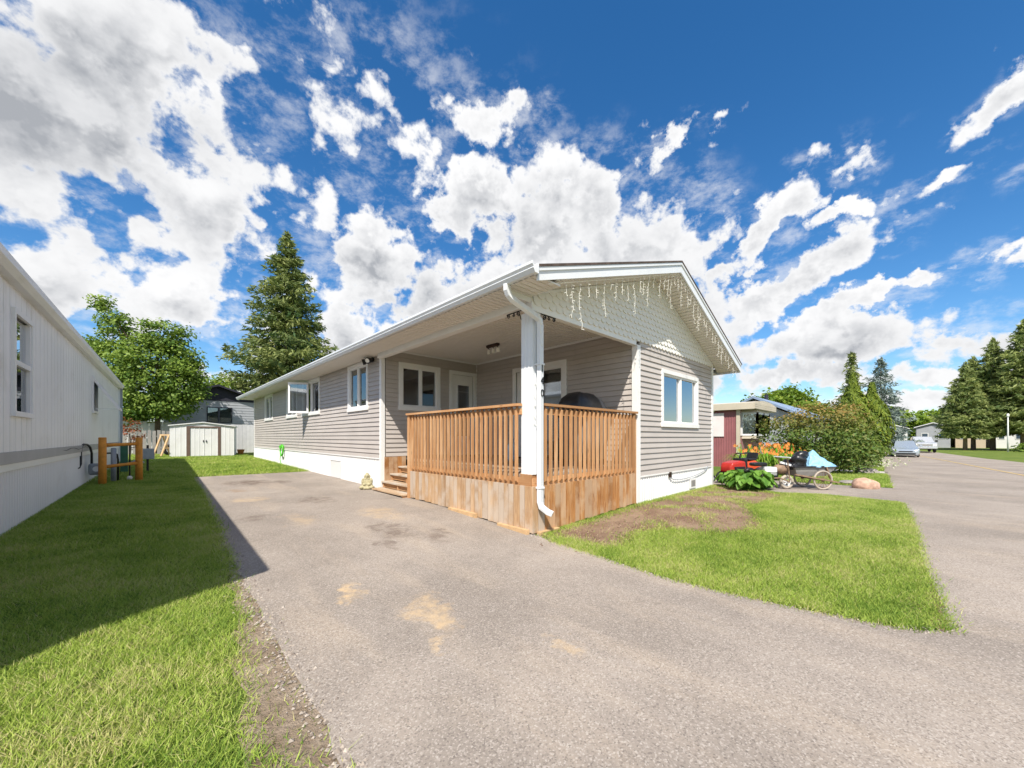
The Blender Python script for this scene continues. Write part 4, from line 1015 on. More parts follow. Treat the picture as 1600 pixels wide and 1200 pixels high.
def fence(name, label, x0, x1, y, z0, z1, w, gap, mat, pointed=False, dy=0):
    t = thing(name, label, 'fence', ((x0+x1)/2, y, z0))
    x = x0
    while x < x1-.02:
        q = min(w, x1-x); hh = z1+random.uniform(-.03, .03); m = MB()
        yy = y+dy*(x-x0)
        if pointed: m.loft([[(x, yy-.012, z0), (x+q, yy-.012, z0), (x+q, yy-.012, hh-.05), (x+q/2, yy-.012, hh), (x, yy-.012, hh-.05)], [(x, yy+.012, z0), (x+q, yy+.012, z0), (x+q, yy+.012, hh-.05), (x+q/2, yy+.012, hh), (x, yy+.012, hh-.05)]])
        else: m.box(x, x+q, yy-.012, yy+.012, z0, hh)
        m.build('picket' if gap > .02 else 'fence_board', mat, t); x += w+gap
    for zz in (z0+.3, z1-.35): MB().bar((x0, y+.035, zz), (x1, y+.035+dy*(x1-x0), zz), .04, .09).build('rail', mat, t)
    return t
fence('picket_fence', 'weathered grey picket fence with open gaps left of the shed', -1.35, 1.05, 31.2, .33, 1.75, .15, .055, 'fence_grey', False)
fence('board_fence', 'tall pale board fence seen above the grey pickets', -1.6, 1.0, 33.4, .34, 2.35, .3, .008, 'fence_white')
fence('board_fence', 'white board fence between the shed and the taupe home', 3.6, 6.2, 30.6, .32, 2.18, .2, .008, 'fence_white')
def dark_house():
    t = thing('house', 'grey sided house with a dark navy gable behind the shed', 'house', (3.67, 38, .4))
    y = 36.0; x0, x1, ze, za, xa = .7, 6.6, 4.05, 5.15, 3.67
    hl_ = [(3.08, 3.68, 2.5, 3.55), (3.82, 4.5, 2.5, 3.55)]
    m = MB()
    for r in rect_minus(x0, x1, .35, 4.1, hl_): m.box(r[0], r[1], y, y+.12, r[2], r[3])
    m.box(x0, x0+.1, y+.12, y+9, .35, 4.1); m.box(x1-.1, x1, y+.12, y+9, .35, 4.1); m.build('wall', 'grey_siding', t)
    z = .4
    while z < 4.05:
        for r in rect_minus(x0, x1, z, z+.2, [(a-.05, b+.05, c, d) for a, b, c, d in hl_]):
            if r[3]-r[2] > .1: MB().hexa([(r[0], y-.002, r[2]), (r[1], y-.002, r[2]), (r[1], y-.03, r[2]), (r[0], y-.03, r[2]), (r[0], y-.002, r[3]-.004), (r[1], y-.002, r[3]-.004), (r[1], y-.008, r[3]-.004), (r[0], y-.008, r[3]-.004)]).build('siding_board', 'grey_siding', t)
        z += .2
    MB().loft([[(x0, yy, 4.08), (x1, yy, 4.08), (xa, yy, za-.02)] for yy in (y-.05, y+.1)]).build('gable', 'dark_navy', t)
    pr = [(x0-.5, ze-.12), (xa, za), (x1+.5, ze-.12), (x1+.5, ze), (xa, za+.14), (x0-.5, ze)]
    MB().loft([[(x, y-.45, z) for x, z in pr], [(x, y+9.2, z) for x, z in pr]]).build('roof', 'dark_navy', t)
    for (a, b, c, d) in hl_:
        m = MB(); m.box(a-.05, b+.05, y-.06, y-.03, d, d+.06); m.box(a-.05, b+.05, y-.06, y-.03, c-.06, c); m.box(a-.05, a, y-.06, y-.03, c, d); m.box(b, b+.05, y-.06, y-.03, c, d); w = m.build('window', 'dark_navy', t)
        MB().box(a, b, y+.02, y+.03, c, d).build('pane', 'window_glass', w); MB().box(a, b, y+.1, y+.115, c, d).build('curtain', 'curtain', w)
dark_house()
t = thing('plant_pot', 'small orange pot on the ground right of the shed', 'pot', (4.05, 28.6, .29)); MB().tube([(0, 0, 0), (0, 0, .28), (0, 0, .3)], [.12, .2, .2], 14).build('pot', 'orange_pot', t, local=True)

# ------------------------------------------------------------------ trees and shrubs
def spruce_arrays(H, Rm, seed, z0=.1, dens=1., sprig=.42, droop=.22):
    r = np.random.default_rng(seed); P, Dr, T = [], [], []
    z = z0*H
    while z < H*.985:
        f = (z-z0*H)/(H*(1-z0)); prof = ((1-f)**.72*(.92+.08*math.sin(f*17+seed)))*(1 if f > .12 else .8+f*1.6)
        nb = int((5+6*(1-f))*dens)+1
        for k in range(nb):
            a = r.uniform(0, 2*np.pi); L = max(.22, Rm*prof*r.uniform(.42, 1.24)); zz = z+r.uniform(-.15, .15)
            n = max(3, int(L/.16*dens)); t = np.sqrt(r.uniform(.03, 1, n)); tb = r.normal(.42, .2)
            out = np.array([math.cos(a), math.sin(a), 0]); sd = np.array([-out[1], out[0], 0])
            spread = r.normal(0, .19, n)*L*(1.1-t*.6)
            p = out*(t*L)[:, None]+sd*spread[:, None]; p[:, 2] = zz-droop*L*t+.20*L*t**3+r.normal(0, .07, n)-abs(spread)*.15
            d = out+sd*np.sign(spread)[:, None]*.7+np.array([0, 0, -.25]); 
            P.append(p); Dr.append(d); T.append(tb+r.normal(0, .16, n)+.25*(t-.6))
        z += .2+.012*H*(1-f)*.5
    n = 30; P.append(np.stack([r.normal(0, .06, n), r.normal(0, .06, n), r.uniform(H*.95, H, n)], 1)); Dr.append(np.tile([0, 0, 1.], (n, 1))); T.append(r.normal(.5, .2, n))
    P, Dr, T = np.concatenate(P), np.concatenate(Dr), np.concatenate(T)
    V = []
    for q in range(3):
        PP = P+r.normal(0, .09, P.shape); V.append(leaf_quads(PP, sprig*(1.0-.18*q), None, .2, .26, unit(Dr)))
    return np.concatenate(V), np.concatenate([T, T+.06, T-.06])
def spruce(label, loc, H, Rm, seed, mat='spruce_needle', z0=.1, dens=1., group=None, name='spruce_tree', sprig=.42, trunk='bark'):
    t = thing(name, label, 'tree', loc, 0, group)
    V, T = spruce_arrays(H, Rm, seed, z0, dens, sprig); tri_mesh('crown', V, 4, mat, T, t)
    MB().tube([(0, 0, -.2), (0, 0, H*.3), (0, 0, H*.97)], [H*.019, H*.014, .02], 10).build('trunk', trunk, t, True, True)
    return t
def copy_tree(t, loc, sc_=(1, 1, 1), rz=0, label=None, parent=None):
    c = t.copy(); col.objects.link(c); c.location = loc; c.scale = sc_; c.rotation_euler = (0, 0, rz)
    if label: c['label'] = label
    for ch in t.children:
        d = ch.copy(); col.objects.link(d); d.parent = c
        for g in ch.children: e = g.copy(); col.objects.link(e); e.parent = d
    return c
spruce('tall dense green spruce rising behind the taupe home', (9.5, 41.2, .4), 20.6, 5.4, 3, dens=1.25, sprig=.54, z0=.2)
def blob_crown(lobes, n_per, size, seed, spread=.3, k=26):
    r = np.random.default_rng(seed); P, N_, T = [], [], []
    for (c, rad) in lobes:
        c, rad = np.array(c, float), np.array(rad, float); n = max(6, int(n_per*np.prod(rad)**(2/3)))
        d = unit(r.normal(size=(n, 3))); tips = c+d*rad*(r.uniform(.45, 1, n)**.5)[:, None]*r.uniform(.8, 1.12, n)[:, None]
        for i in range(n):
            m = int(k*r.uniform(.6, 1.4)); p = tips[i]+r.normal(0, spread, (m, 3))*np.array([1, 1, .55]); P.append(p)
            N_.append(np.tile(unit(d[i]*.6+np.array([0, 0, .7])), (m, 1))); T.append(r.normal(.4, .16)+r.normal(0, .2, m))
    P, N_, T = np.concatenate(P), np.concatenate(N_), np.concatenate(T)
    return leaf_quads(P, size, N_, .55, .6), T
def broadleaf(label, loc, lobes, n_per, size, seed, mat='maple_leaf', spread=.3, k=26, trunk_r=.16, group=None, name='maple_tree', cat='tree', trunk_top=None, bark='bark'):
    t = thing(name, label, cat, loc, 0, group)
    V, T = blob_crown(lobes, n_per, size, seed, spread, k); tri_mesh('crown', V, 4, mat, T, t)
    top = max(l[0][2] for l in lobes) if trunk_top is None else trunk_top
    tr = MB(); tr.tube([(0, 0, -.15), (.05, .03, top*.35), (0, -.05, top*.75)], [trunk_r, trunk_r*.8, trunk_r*.45], 9)
    for i, (c, rad) in enumerate(lobes):
        a = Vector((.05, .03, top*.3)).lerp(Vector((0, -.05, top*.7)), (i % 4)/4); b = Vector(c); tr.tube([a, a.lerp(b, .5)+Vector((0, 0, .1*rad[2])), b], [trunk_r*.5, trunk_r*.3, trunk_r*.12], 6)
    tr.build('trunk', bark, t, True, True)
    return t
broadleaf('round leafy maple tree with a long upright shoot behind the grey pickets', (.3, 33.0, .4),
          [((-.2, .2, 4.9), (2.2, 1.9, 2.7)), ((-1.8, 1.4, 5.4), (1.2, 1.2, 1.7)), ((1.2, -.9, 4.3), (1.2, 1.1, 1.8)), ((-1.3, 1.0, 2.9), (1.5, 1.3, 1.2)), ((.3, -.2, 7.4), (1.3, 1.1, 1.0)), ((-1.9, 1.7, 8.0), (.75, .75, .9)), ((-2.5, 2.2, 9.4), (.4, .4, .6)), ((-2.7, 2.4, 6.8), (.6, .6, .6)), ((1.3, -1.0, 6.1), (.7, .7, .8)), ((.2, -.1, 2.9), (1.4, 1.2, .9))], 54, .19, 5, spread=.25, k=42)
broadleaf('pale lime green tree between the maple and the tall spruce', (6.5, 50, .4), [((0, 0, 5), (3, 2.5, 2.6)), ((2.5, -1.5, 4.2), (2.2, 2, 2)), ((-2, 1, 4.6), (2, 2, 2))], 26, .30, 9, 'lime_leaf', .4)
broadleaf('low red leaved shrub by the end of the white home', (-.75, 26.5, .3), [((0, 0, 1.6), (.45, .4, .35)), ((.15, -.1, 1.2), (.35, .3, .3))], 60, .12, 11, 'red_leaf', .14, trunk_r=.03, name='shrub', cat='shrub')
bush = broadleaf('big rounded green shrub with bronze tips beside the burgundy home', (18.9, 2.55, -.03),
          [((0, 0, 1.35), (1.75, 1.5, 1.15)), ((-1.0, .9, 1.2), (1.0, 1.0, 1.05)), ((1.1, -1.0, 1.15), (1.1, 1.0, 1.0)), ((.2, -.2, 2.1), (1.3, 1.2, .66)), ((1.6, -1.25, .9), (.75, .75, .75)), ((-.6, .4, .7), (1.3, 1.1, .6)), ((.7, -.7, .65), (1.3, 1.1, .6))], 60, .105, 21, 'bush_leaf', .17, 34, .05, name='shrub', cat='shrub')
# bronze new growth sits on the upper outside of that shrub
cr = [c for c in bush.children if c.name.startswith('crown')][0].data
co = np.zeros(len(cr.vertices)*3, np.float32); cr.vertices.foreach_get('co', co); zc = co.reshape(-1, 4, 3)[:, 0, 2]
cr.attributes['tint'].data.foreach_set('value', np.clip(rng.normal(.08, .09, len(zc))+np.clip((zc-1.5)/1.6, 0, .55)*rng.uniform(.3, 1.3, len(zc)), 0, 1).astype(np.float32))
broadleaf('loose green shrub with yellowish tips behind the rounded shrub', (23.0, 2.35, -.1), [((0, 0, 1.1), (1.3, 1.2, .95)), ((1.0, -.6, .8), (1.0, .9, .7)), ((.2, 0, 1.7), (.9, .8, .6)), ((1.9, -.7, .55), (.8, .7, .5))], 40, .13, 23, 'lime_leaf', .2, 26, .05, name='shrub', cat='shrub')
def columnar(label, loc, H, r0, seed):
    t = thing('cedar_tree', label, 'tree', loc, 0, 'columnar cedars')
    r = np.random.default_rng(seed); n = int(5200*H/6); f = r.uniform(0, 1, n)**.8; a = r.uniform(0, 2*np.pi, n)
    rad = r0*np.clip(np.sin(np.clip(f*1.02+.12, 0, 1.0)*np.pi*.93)**.6*(1-f**3*.75), .03, 1)*(1+.13*np.sin(a*5+f*23))*r.uniform(.75, 1.05, n)
    P = np.stack([np.cos(a)*rad, np.sin(a)*rad, .1+f*(H-.1)], 1); d = np.stack([np.cos(a)*.35, np.sin(a)*.35, np.ones(n)], 1)
    tri_mesh('crown', leaf_quads(P, .34, np.stack([np.cos(a), np.sin(a), .3*np.ones(n)], 1), .6, .36, d), 4, 'cedar_leaf', r.normal(.5, .25, n)+.2*np.sin(a*5+f*23), t)
    MB().tube([(0, 0, -.1), (0, 0, H*.8)], [.12, .03], 8).build('trunk', 'bark', t, True, True)
columnar('taller of two columnar cedars by the street', (39.5, 3.0, -.3), 6.5, 1.15, 1)
columnar('shorter of two columnar cedars by the street', (40.7, 2.0, -.3), 5.8, 1.2, 2)
spruce('dark green spruce standing behind the two cedars', (46.0, 3.6, -.38), 9.3, 1.9, 31, z0=.06)
spruce('blue grey spruce beyond the two cedars by the street', (51.5, 1.9, -.43), 9.4, 2.7, 33, 'blue_needle', .12)
sp = spruce('big street spruce with a bare trunk across the road, tallest of its row', (84.2, -8.0, -.43), 15.3, 4.3, 41, 'street_needle', z0=.17, dens=1.1, group='spruces across the road', sprig=.62, trunk='bark_pale')
for i, (loc, s_, lb) in enumerate([((80.6, -5.3, -.43), .78, 'street spruce across the road, lowest of its row'), ((84.5, -6.3, -.43), .86, 'street spruce between the lowest and the tallest of its row'), ((82.0, -10.3, -.43), 1.1, 'broad street spruce standing beyond the tallest trunk by the lamp post'), ((84, -13.0, -.43), 1.2, 'street spruce at the far end of the row past the lamp post')]):
    copy_tree(sp, loc, (s_*1.05, s_*1.05, s_), i*1.7+.6, lb)
spruce('distant spruce top showing past the front corner of the taupe home', (30, 13.5, -.2), 6.2, 1.6, 51)
broadleaf('light green tree behind the blue roofed house', (56, 10.5, -.4), [((0, 0, 5.0), (3.2, 3, 2.6)), ((-3.2, 2.2, 4.4), (2.4, 2.2, 2.2)), ((3, -2, 4.0), (2.4, 2.2, 2.3)), ((1, 0, 6.6), (1.8, 1.7, 1.1))], 22, .42, 61, 'lime_leaf', .45)
for i, (x, y, s_) in enumerate([(122, 12, 1), (130, 4, 1.1), (118, 20, 1.2), (138, -4, 1.0)]):
    broadleaf('olive green tree in the distant row at the street bend', (x, y, -.43), [((0, 0, 5*s_), (5*s_, 5*s_, 3*s_)), ((3, -4, 4), (3.5, 4, 2.6)), ((-3, 4, 4), (3.5, 4, 2.6))], 7, .95, 70+i, 'lime_leaf' if i % 2 else 'maple_leaf', .9, 24, .3, 'trees at the street bend', 'street_tree')

# ------------------------------------------------------------------ the lot on the right
def burgundy():
    t = thing('mobile_home', 'burgundy ribbed mobile home with a beige roof band and bay window', 'house', (21.8, 12, -.08))
    X0, X1, YF, YB = 20.0, 23.6, 5.5, 20
    n = int((YB-YF)/.11); pr = []
    for i in range(n):
        a = YF+(YB-YF)*i/n; q = (YB-YF)/n; pr += [(a, 0), (a+q*.6, 0), (a+q*.7, .018), (a+q*.92, .018)]
    MB().loft([[(X0-d, u, -.1) for u, d in pr], [(X0-d, u, 2.66) for u, d in pr]], close=False, cap=False).build('wall', 'burgundy', t)
    m = MB(); m.box(X0+.01, X1, YB-.1, YB, 0, 2.6); m.box(X1-.1, X1, YF, YB-.1, 0, 2.6); m.box(X0+.01, X1-.1, YF+.0, YF+.1, 0, 1.35); m.box(X0+.01, X1-.1, YF+.01, YF+.1, 2.5, 2.66); m.build('wall', 'burgundy', t)
    MB().box(X0-.05, X0+.06, YF-.03, YF+.12, -.1, 2.66).build('corner_trim', 'beige_metal', t)
    # roof: shallow barrel with a deep band, overhanging the bay
    rg = []
    for y in (YF-.66, YB+.2):
        top, bot = [], []
        for j in range(13):
            f = j/12; x = X0-.22+f*(X1-X0+.44); top.append((x, y, 2.93+.16*math.sin(math.pi*f)**.8)); bot.append((x, y, 2.64))
        rg.append(top+bot[::-1])
    rf = MB().loft(rg).build('roof', 'beige_metal', t)
    for k in range(3):
        z = 2.66+k*.092; MB().box(X0-.20, X1+.2, YF-.685, YF-.662, z, z+.085).build('band_board', 'beige_metal', rf)
    # bay window under the overhang
    z0, z1 = 1.42, 2.52; pts = [(X0+.35, YF), (X0+.75, YF-.55), (X1-.75, YF-.55), (X1-.35, YF)]
    bay = MB().loft([[(x, y, zz) for x, y in pts]+[(X1-.35, YF+.05, zz), (X0+.35, YF+.05, zz)] for zz in (z0-.14, z0)]).build('bay', 'beige_metal', t)
    MB().loft([[(x, y, zz) for x, y in pts]+[(X1-.35, YF+.05, zz), (X0+.35, YF+.05, zz)] for zz in (z1, z1+.11)]).build('bay_head', 'beige_metal', bay)
    sg = [(pts[0], pts[1])]+[((pts[1][0]+(pts[2][0]-pts[1][0])*i/2, pts[1][1]), (pts[1][0]+(pts[2][0]-pts[1][0])*(i+1)/2, pts[1][1])) for i in range(2)]+[(pts[2], pts[3])]
    for a, b in sg:
        m = MB()
        for q in (a, b): m.box(q[0]-.045, q[0]+.045, q[1]-.045, q[1]+.045, z0, z1)
        m.bar((*a, z0+.04), (*b, z0+.04), .05, .08); m.bar((*a, z1-.04), (*b, z1-.04), .05, .08); m.build('frame', 'white_vinyl', bay)
        MB().bar((*a, (z0+z1)/2), (*b, (z0+z1)/2), .012, z1-z0-.16).build('pane', 'bay_glass', bay)
        A, B = Vector((*a, 0)), Vector((*b, 0)); off = Vector((0, .06, 0)); nn = 9; r1 = []
        for i in range(nn+1): q = A.lerp(B, i/nn)+off+Vector((0, .03*(i % 2), 0)); r1.append(q)
        MB().loft([[(q.x, q.y, z0+.01) for q in r1], [(q.x, q.y, z1-.01) for q in r1]], close=False, cap=False).build('curtain', 'curtain', bay)
    # side window boarded with a pale sheet
    MB().box(X0-.05, X0-.022, 6.15, 8.6, 1.38, 2.5).build('window_board', 'pale_board', t)
    MB().ball((X0-.06, 6.6, 2.62), (.05, .05, .05)).build('lamp', 'lamp_glass', t, True)
    MB().box(X0-1.5, X0-.1, 9.2, 12, 2.55, 2.68).build('awning', 'beige_metal', t)
burgundy()
def blue_house():
    t = thing('house', 'low house with a blue grey shingle roof behind the shrubs', 'house', (37, 7.1, -.3))
    x0, x1, y0, y1 = 29.5, 45, 4.4, 10
    m = MB(); m.box(x0, x1, y0, y0+.15, -.35, 2.5); m.box(x0, x1, y1-.15, y1, -.35, 2.5); m.box(x0, x0+.15, y0+.15, y1-.15, -.35, 2.5); m.box(x1-.15, x1, y0+.15, y1-.15, -.35, 2.5); m.build('wall', 'grey_siding', t)
    pr = [(y0-.4, 2.35), ((y0+y1)/2, 3.95), (y1+.4, 2.35), (y1+.4, 2.5), ((y0+y1)/2, 4.1), (y0-.4, 2.5)]
    rf = MB().loft([[(x, y, z) for y, z in pr] for x in (x0-.4, x1+.4)]).build('roof', 'blue_roof', t)
    MB().tube([(33, 7.3, 3.6), (33, 7.3, 4.5)], .12, 10).build('chimney', 'dark_navy', rf)
    for x in (x0, x1): MB().loft([[(x+d, y0, 2.4), (x+d, y1, 2.4), (x+d, (y0+y1)/2, 3.85)] for d in ((.01, .14) if x == x0 else (-.14, -.01))]).build('gable', 'grey_siding', t)
    for x in (32, 36, 41):
        w = MB().box(x, x+1.2, y0-.04, y0-.002, .9, 2.0).build('window', 'white_vinyl', t); MB().box(x+.08, x+1.12, y0-.05, y0-.042, .98, 1.92).build('pane', 'car_glass', w)
blue_house()
def strap_leaves(P, h, w, n, r):
    V = []
    a = r.uniform(0, 2*np.pi, n); L = h*r.uniform(.6, 1.15, n); o = np.stack([np.cos(a), np.sin(a), np.zeros(n)], 1); s = np.stack([-np.sin(a), np.cos(a), np.zeros(n)], 1)*w/2
    b = np.array(P)+r.normal(0, .09, (n, 3))*np.array([1, 1, 0]); z = np.array([0, 0, 1.])
    p1 = b+o*(L*.22)[:, None]+z*(L*.7)[:, None]; p2 = b+o*(L*.55)[:, None]+z*(L*.88)[:, None]; p3 = b+o*(L*.85)[:, None]+z*(L*.6)[:, None]
    return np.concatenate([np.stack([b-s*.7, b+s*.7, p1+s, p1-s], 1), np.stack([p1-s, p1+s, p2+s*.8, p2-s*.8], 1), np.stack([p2-s*.8, p2+s*.8, p3+s*.1, p3-s*.1], 1)])
def lily(loc, seed, h=.72, nf=13, label='orange day lily clump in the bed before the burgundy home'):
    r = np.random.default_rng(seed); t = thing('day_lily', label, 'flowers', loc, 0, 'orange day lilies')
    V = strap_leaves((0, 0, 0), h, .035, 130, r); tri_mesh('leaves', V, 4, 'lily_leaf', r.normal(.5, .25, len(V)), t)
    fl = []; stm = MB()
    for i in range(nf):
        a = r.uniform(0, 6.28); q = np.array([math.cos(a)*r.uniform(.1, .42), math.sin(a)*r.uniform(.1, .42), h*r.uniform(.95, 1.45)]); stm.tube([(0, 0, 0), (q[0]*.5, q[1]*.5, q[2]*.6), tuple(q)], .006, 4)
        fc = unit(np.array([[math.cos(a)-.6, math.sin(a)-.5, .5]]))[0]; e1 = unit(np.cross(fc, [0, 0, 1.])[None])[0]; e2 = np.cross(fc, e1)
        for k in range(6):
            b = k*math.pi/3; d = e1*math.cos(b)+e2*math.sin(b); s_ = np.cross(d, fc)*.022; fl.append([q-s_*.2, q+d*.04+fc*.03+s_*.8, q+d*.08+fc*.022, q+d*.04+fc*.03-s_*.8])
    tag(tri_mesh('flowers', np.array(fl), 4, 'lily_flower', r.uniform(0, 1, len(fl)), t), kind='stuff'); tag(stm.build('stems', 'hose_green', t, local=True), kind='stuff')
for i, (x, y) in enumerate([(15.4, 4.05), (15.7, 3.75), (15.9, 3.35), (16.2, 3.2), (16.3, 2.95), (15.5, 3.4), (16.5, 3.55), (16.0, 4.1), (16.7, 2.75)]): lily((x, y, -.02), 100+i, .78 if i < 7 else .68)
def rhubarb(loc, seed, n=46, rad=.5, label='leafy green rhubarb clump at the corner of the taupe home'):
    r = np.random.default_rng(seed); t = thing('rhubarb_plant', label, 'plant', loc, 0, 'rhubarb by the house corner'); V = []; T = []; st_ = MB()
    for i in range(n):
        a = r.uniform(0, 6.28); rr = rad*r.uniform(.1, 1)**.6; z = r.uniform(.2, .5)*(1.15-.6*rr/rad); c = np.array([math.cos(a)*rr, math.sin(a)*rr, z]); st_.tube([(c[0]*.2, c[1]*.2, 0), tuple(c)], .008, 4)
        nr = unit(np.array([[math.cos(a)*.6, math.sin(a)*.6, .8]])+r.normal(0, .2, (1, 3)))[0]; d = unit((np.array([math.cos(a), math.sin(a), -.4])-nr*0)[None])[0]; d = unit((d-nr*d.dot(nr))[None])[0]; w = np.cross(nr, d); s_ = r.uniform(.08, .15)
        out = [c-d*s_*.6, c-d*s_*.75+w*s_*.5, c-d*s_*.1+w*s_*.85+nr*.03, c+d*s_*.6+w*s_*.45, c+d*s_*1.05-nr*.03, c+d*s_*.6-w*s_*.45, c-d*s_*.1-w*s_*.85+nr*.03, c-d*s_*.75-w*s_*.5]
        tb = r.normal(.45, .25)
        for k in range(1, 7): V.append([out[0], out[k], out[k+1]]); T.append(tb+r.normal(0, .08))
    tri_mesh('leaves', np.array(V), 3, 'rhubarb_leaf', np.array(T), t); tag(st_.build('stems', 'rhubarb_leaf', t, local=True), kind='stuff')
for i, (x, y, n, rd) in enumerate([(11.35, 3.15, 90, .5), (10.95, 2.85, 80, .42), (11.35, 2.65, 70, .38), (11.6, 2.95, 80, .42)]): rhubarb((x, y, .0), 200+i, n, rd)

# ---- the loaded bicycle cart, the mini bike and the mowers on the neighbour's drive
CR = -YAW
def cart():
    t = thing('cargo_cart', 'grey tub cart with a spoked wheel, blue tarp and black bags', 'cart', (12.6, 1.85, 0), CR)
    def tubring(z, x0, x1, y): return [(x0, -y, z), (x1, -y, z), (x1, y, z), (x0, y, z)]
    MB().loft([tubring(.34, -.42, .30, .20), tubring(.46, -.50, .42, .25), tubring(.575, -.56, .52, .28)]).build('tub', 'tub_grey', t, local=True)
    m = MB()
    for y in (-.29, .29): m.bar((-.58, y, .575), (.54, y, .60), .04, .035)
    m.bar((-.57, -.29, .575), (-.57, .29, .575), .04, .035); m.bar((.53, -.29, .60), (.53, .29, .60), .04, .035); m.build('tub_rim', 'black_plastic', t, local=True)
    for y in (-.34, .34): wheel(t, (.12, y, .25), .25, .045, 'y', 'dusty_tyre', 'rust_steel', 14)
    m = MB(); m.tube([(.12, -.40, .25), (.12, .40, .25)], .012, 8); m.build('axle', 'rust_steel', t, local=True)
    for y in (-.38, .38): MB().bar((-.62, y, .40), (.50, y, .19), .03, .035).build('frame_bar', 'rust_steel', t, local=True)
    for y in (-.3, .3): MB().bar((.24, y, .58), (.34, y, .28), .03, .04, (0, 1, 0)).build('strut', 'rust_steel', t, local=True)
    MB().tube([(-.60, 0, .42), (-.75, 0, .40), (-.95, .05, .36)], .02, 8).build('drawbar', 'rust_steel', t, local=True)
    r = np.random.default_rng(5)
    def tarp(pts, f): return MB().add(pts, f)
    A = [(-.22, -.30, .58), (.50, -.32, .60), (.50, .30, .62), (-.22, .28, .58), (.02, -.06, .96), (.16, .04, 1.0), (.34, .0, .82), (.14, -.24, .80)]
    fs = [(0, 1, 7), (7, 1, 6), (0, 7, 4), (7, 6, 5), (7, 5, 4), (1, 2, 6), (2, 3, 5), (2, 5, 6), (3, 0, 4), (3, 4, 5), (0, 3, 2, 1)]
    o = MB().add(A, fs).build('tarp', 'tarp_blue', t, local=True); sm = o.modifiers.new('s', 'SUBSURF'); sm.levels = sm.render_levels = 3; sm.subdivision_type = 'SIMPLE'
    tx = bpy.data.textures.new('crumple', 'CLOUDS'); tx.noise_scale = .16; dm = o.modifiers.new('d', 'DISPLACE'); dm.texture = tx; dm.strength = .09; dm.mid_level = .5
    for c, rd in (((-.30, -.05, .70), (.20, .2, .17)), ((-.16, -.02, .86), (.17, .16, .13)), ((-.42, .08, .62), (.14, .16, .12)), ((-.05, .12, .72), (.16, .14, .14)), ((-.5, -.1, .6), (.1, .12, .1))):
        m = MB().ball(c, rd, 18, 12); o = m.build('bag', 'bag_black', t, True, True); dm = o.modifiers.new('d', 'DISPLACE'); dm.texture = tx; dm.strength = .26
    MB().bar((-.60, -.2, .62), (-.9, -.25, .70), .03, .05).build('handle', 'white_metal', t, local=True)
cart()
def mini_bike():
    t = thing('mini_bike', 'small motor scooter frame with a white engine and dusty wheels', 'mini bike', (11.85, 2.35, 0), CR); t.scale = (1.15, 1.15, 1.15)
    for x in (-.02+.2, -.62): wheel(t, (x, 0, .16), .16, .07, 'y', 'dusty_tyre', 'engine_white' if x > 0 else 'rust_steel', 5)
    MB().box(-.38, -.10, -.12, .12, .30, .50).build('engine', 'engine_white', t, local=True, bevel=.03)
    m = MB()
    for k in range(5): m.box(-.385, -.095, -.125, .125, .30+k*.022, .308+k*.022)
    m.build('cooling_fins', 'black_plastic', t, local=True)
    for y in (-.1, .1):
        MB().tube([(-.62, y, .17), (-.45, y, .24), (-.05, y, .26), (.18, y, .17)], .016, 6).build('frame_tube', 'rust_steel', t, local=True)
        MB().tube([(.18, y, .17), (.16, y, .42), (.08, y*1.6, .72)], .014, 6).build('fork', 'rust_steel', t, local=True)
    MB().box(-.62, -.30, -.10, .10, .52, .60).build('seat', 'bag_black', t, local=True, bevel=.03); MB().box(-.44, -.06, -.09, .09, .20, .34).build('crankcase', 'black_iron', t, local=True, bevel=.03)
    MB().tube([(.08, -.26, .72), (.08, .26, .72)], .014, 6).build('handlebar', 'white_metal', t, local=True)
    MB().ball((.05, 0, .46), (.17, .10, .11)).build('fuel_tank', 'rust_steel', t, True, True); MB().box(-.60, -.2, -.13, .13, .13, .16).build('foot_plate', 'rust_steel', t, local=True)
    MB().tube([(-.5, .05, .36), (-.6, .02, .42), (-.72, -.03, .44), (-.8, -.05, .40)], [.05, .06, .055, .03], 8).build('exhaust', 'black_iron', t, True, True)
mini_bike()
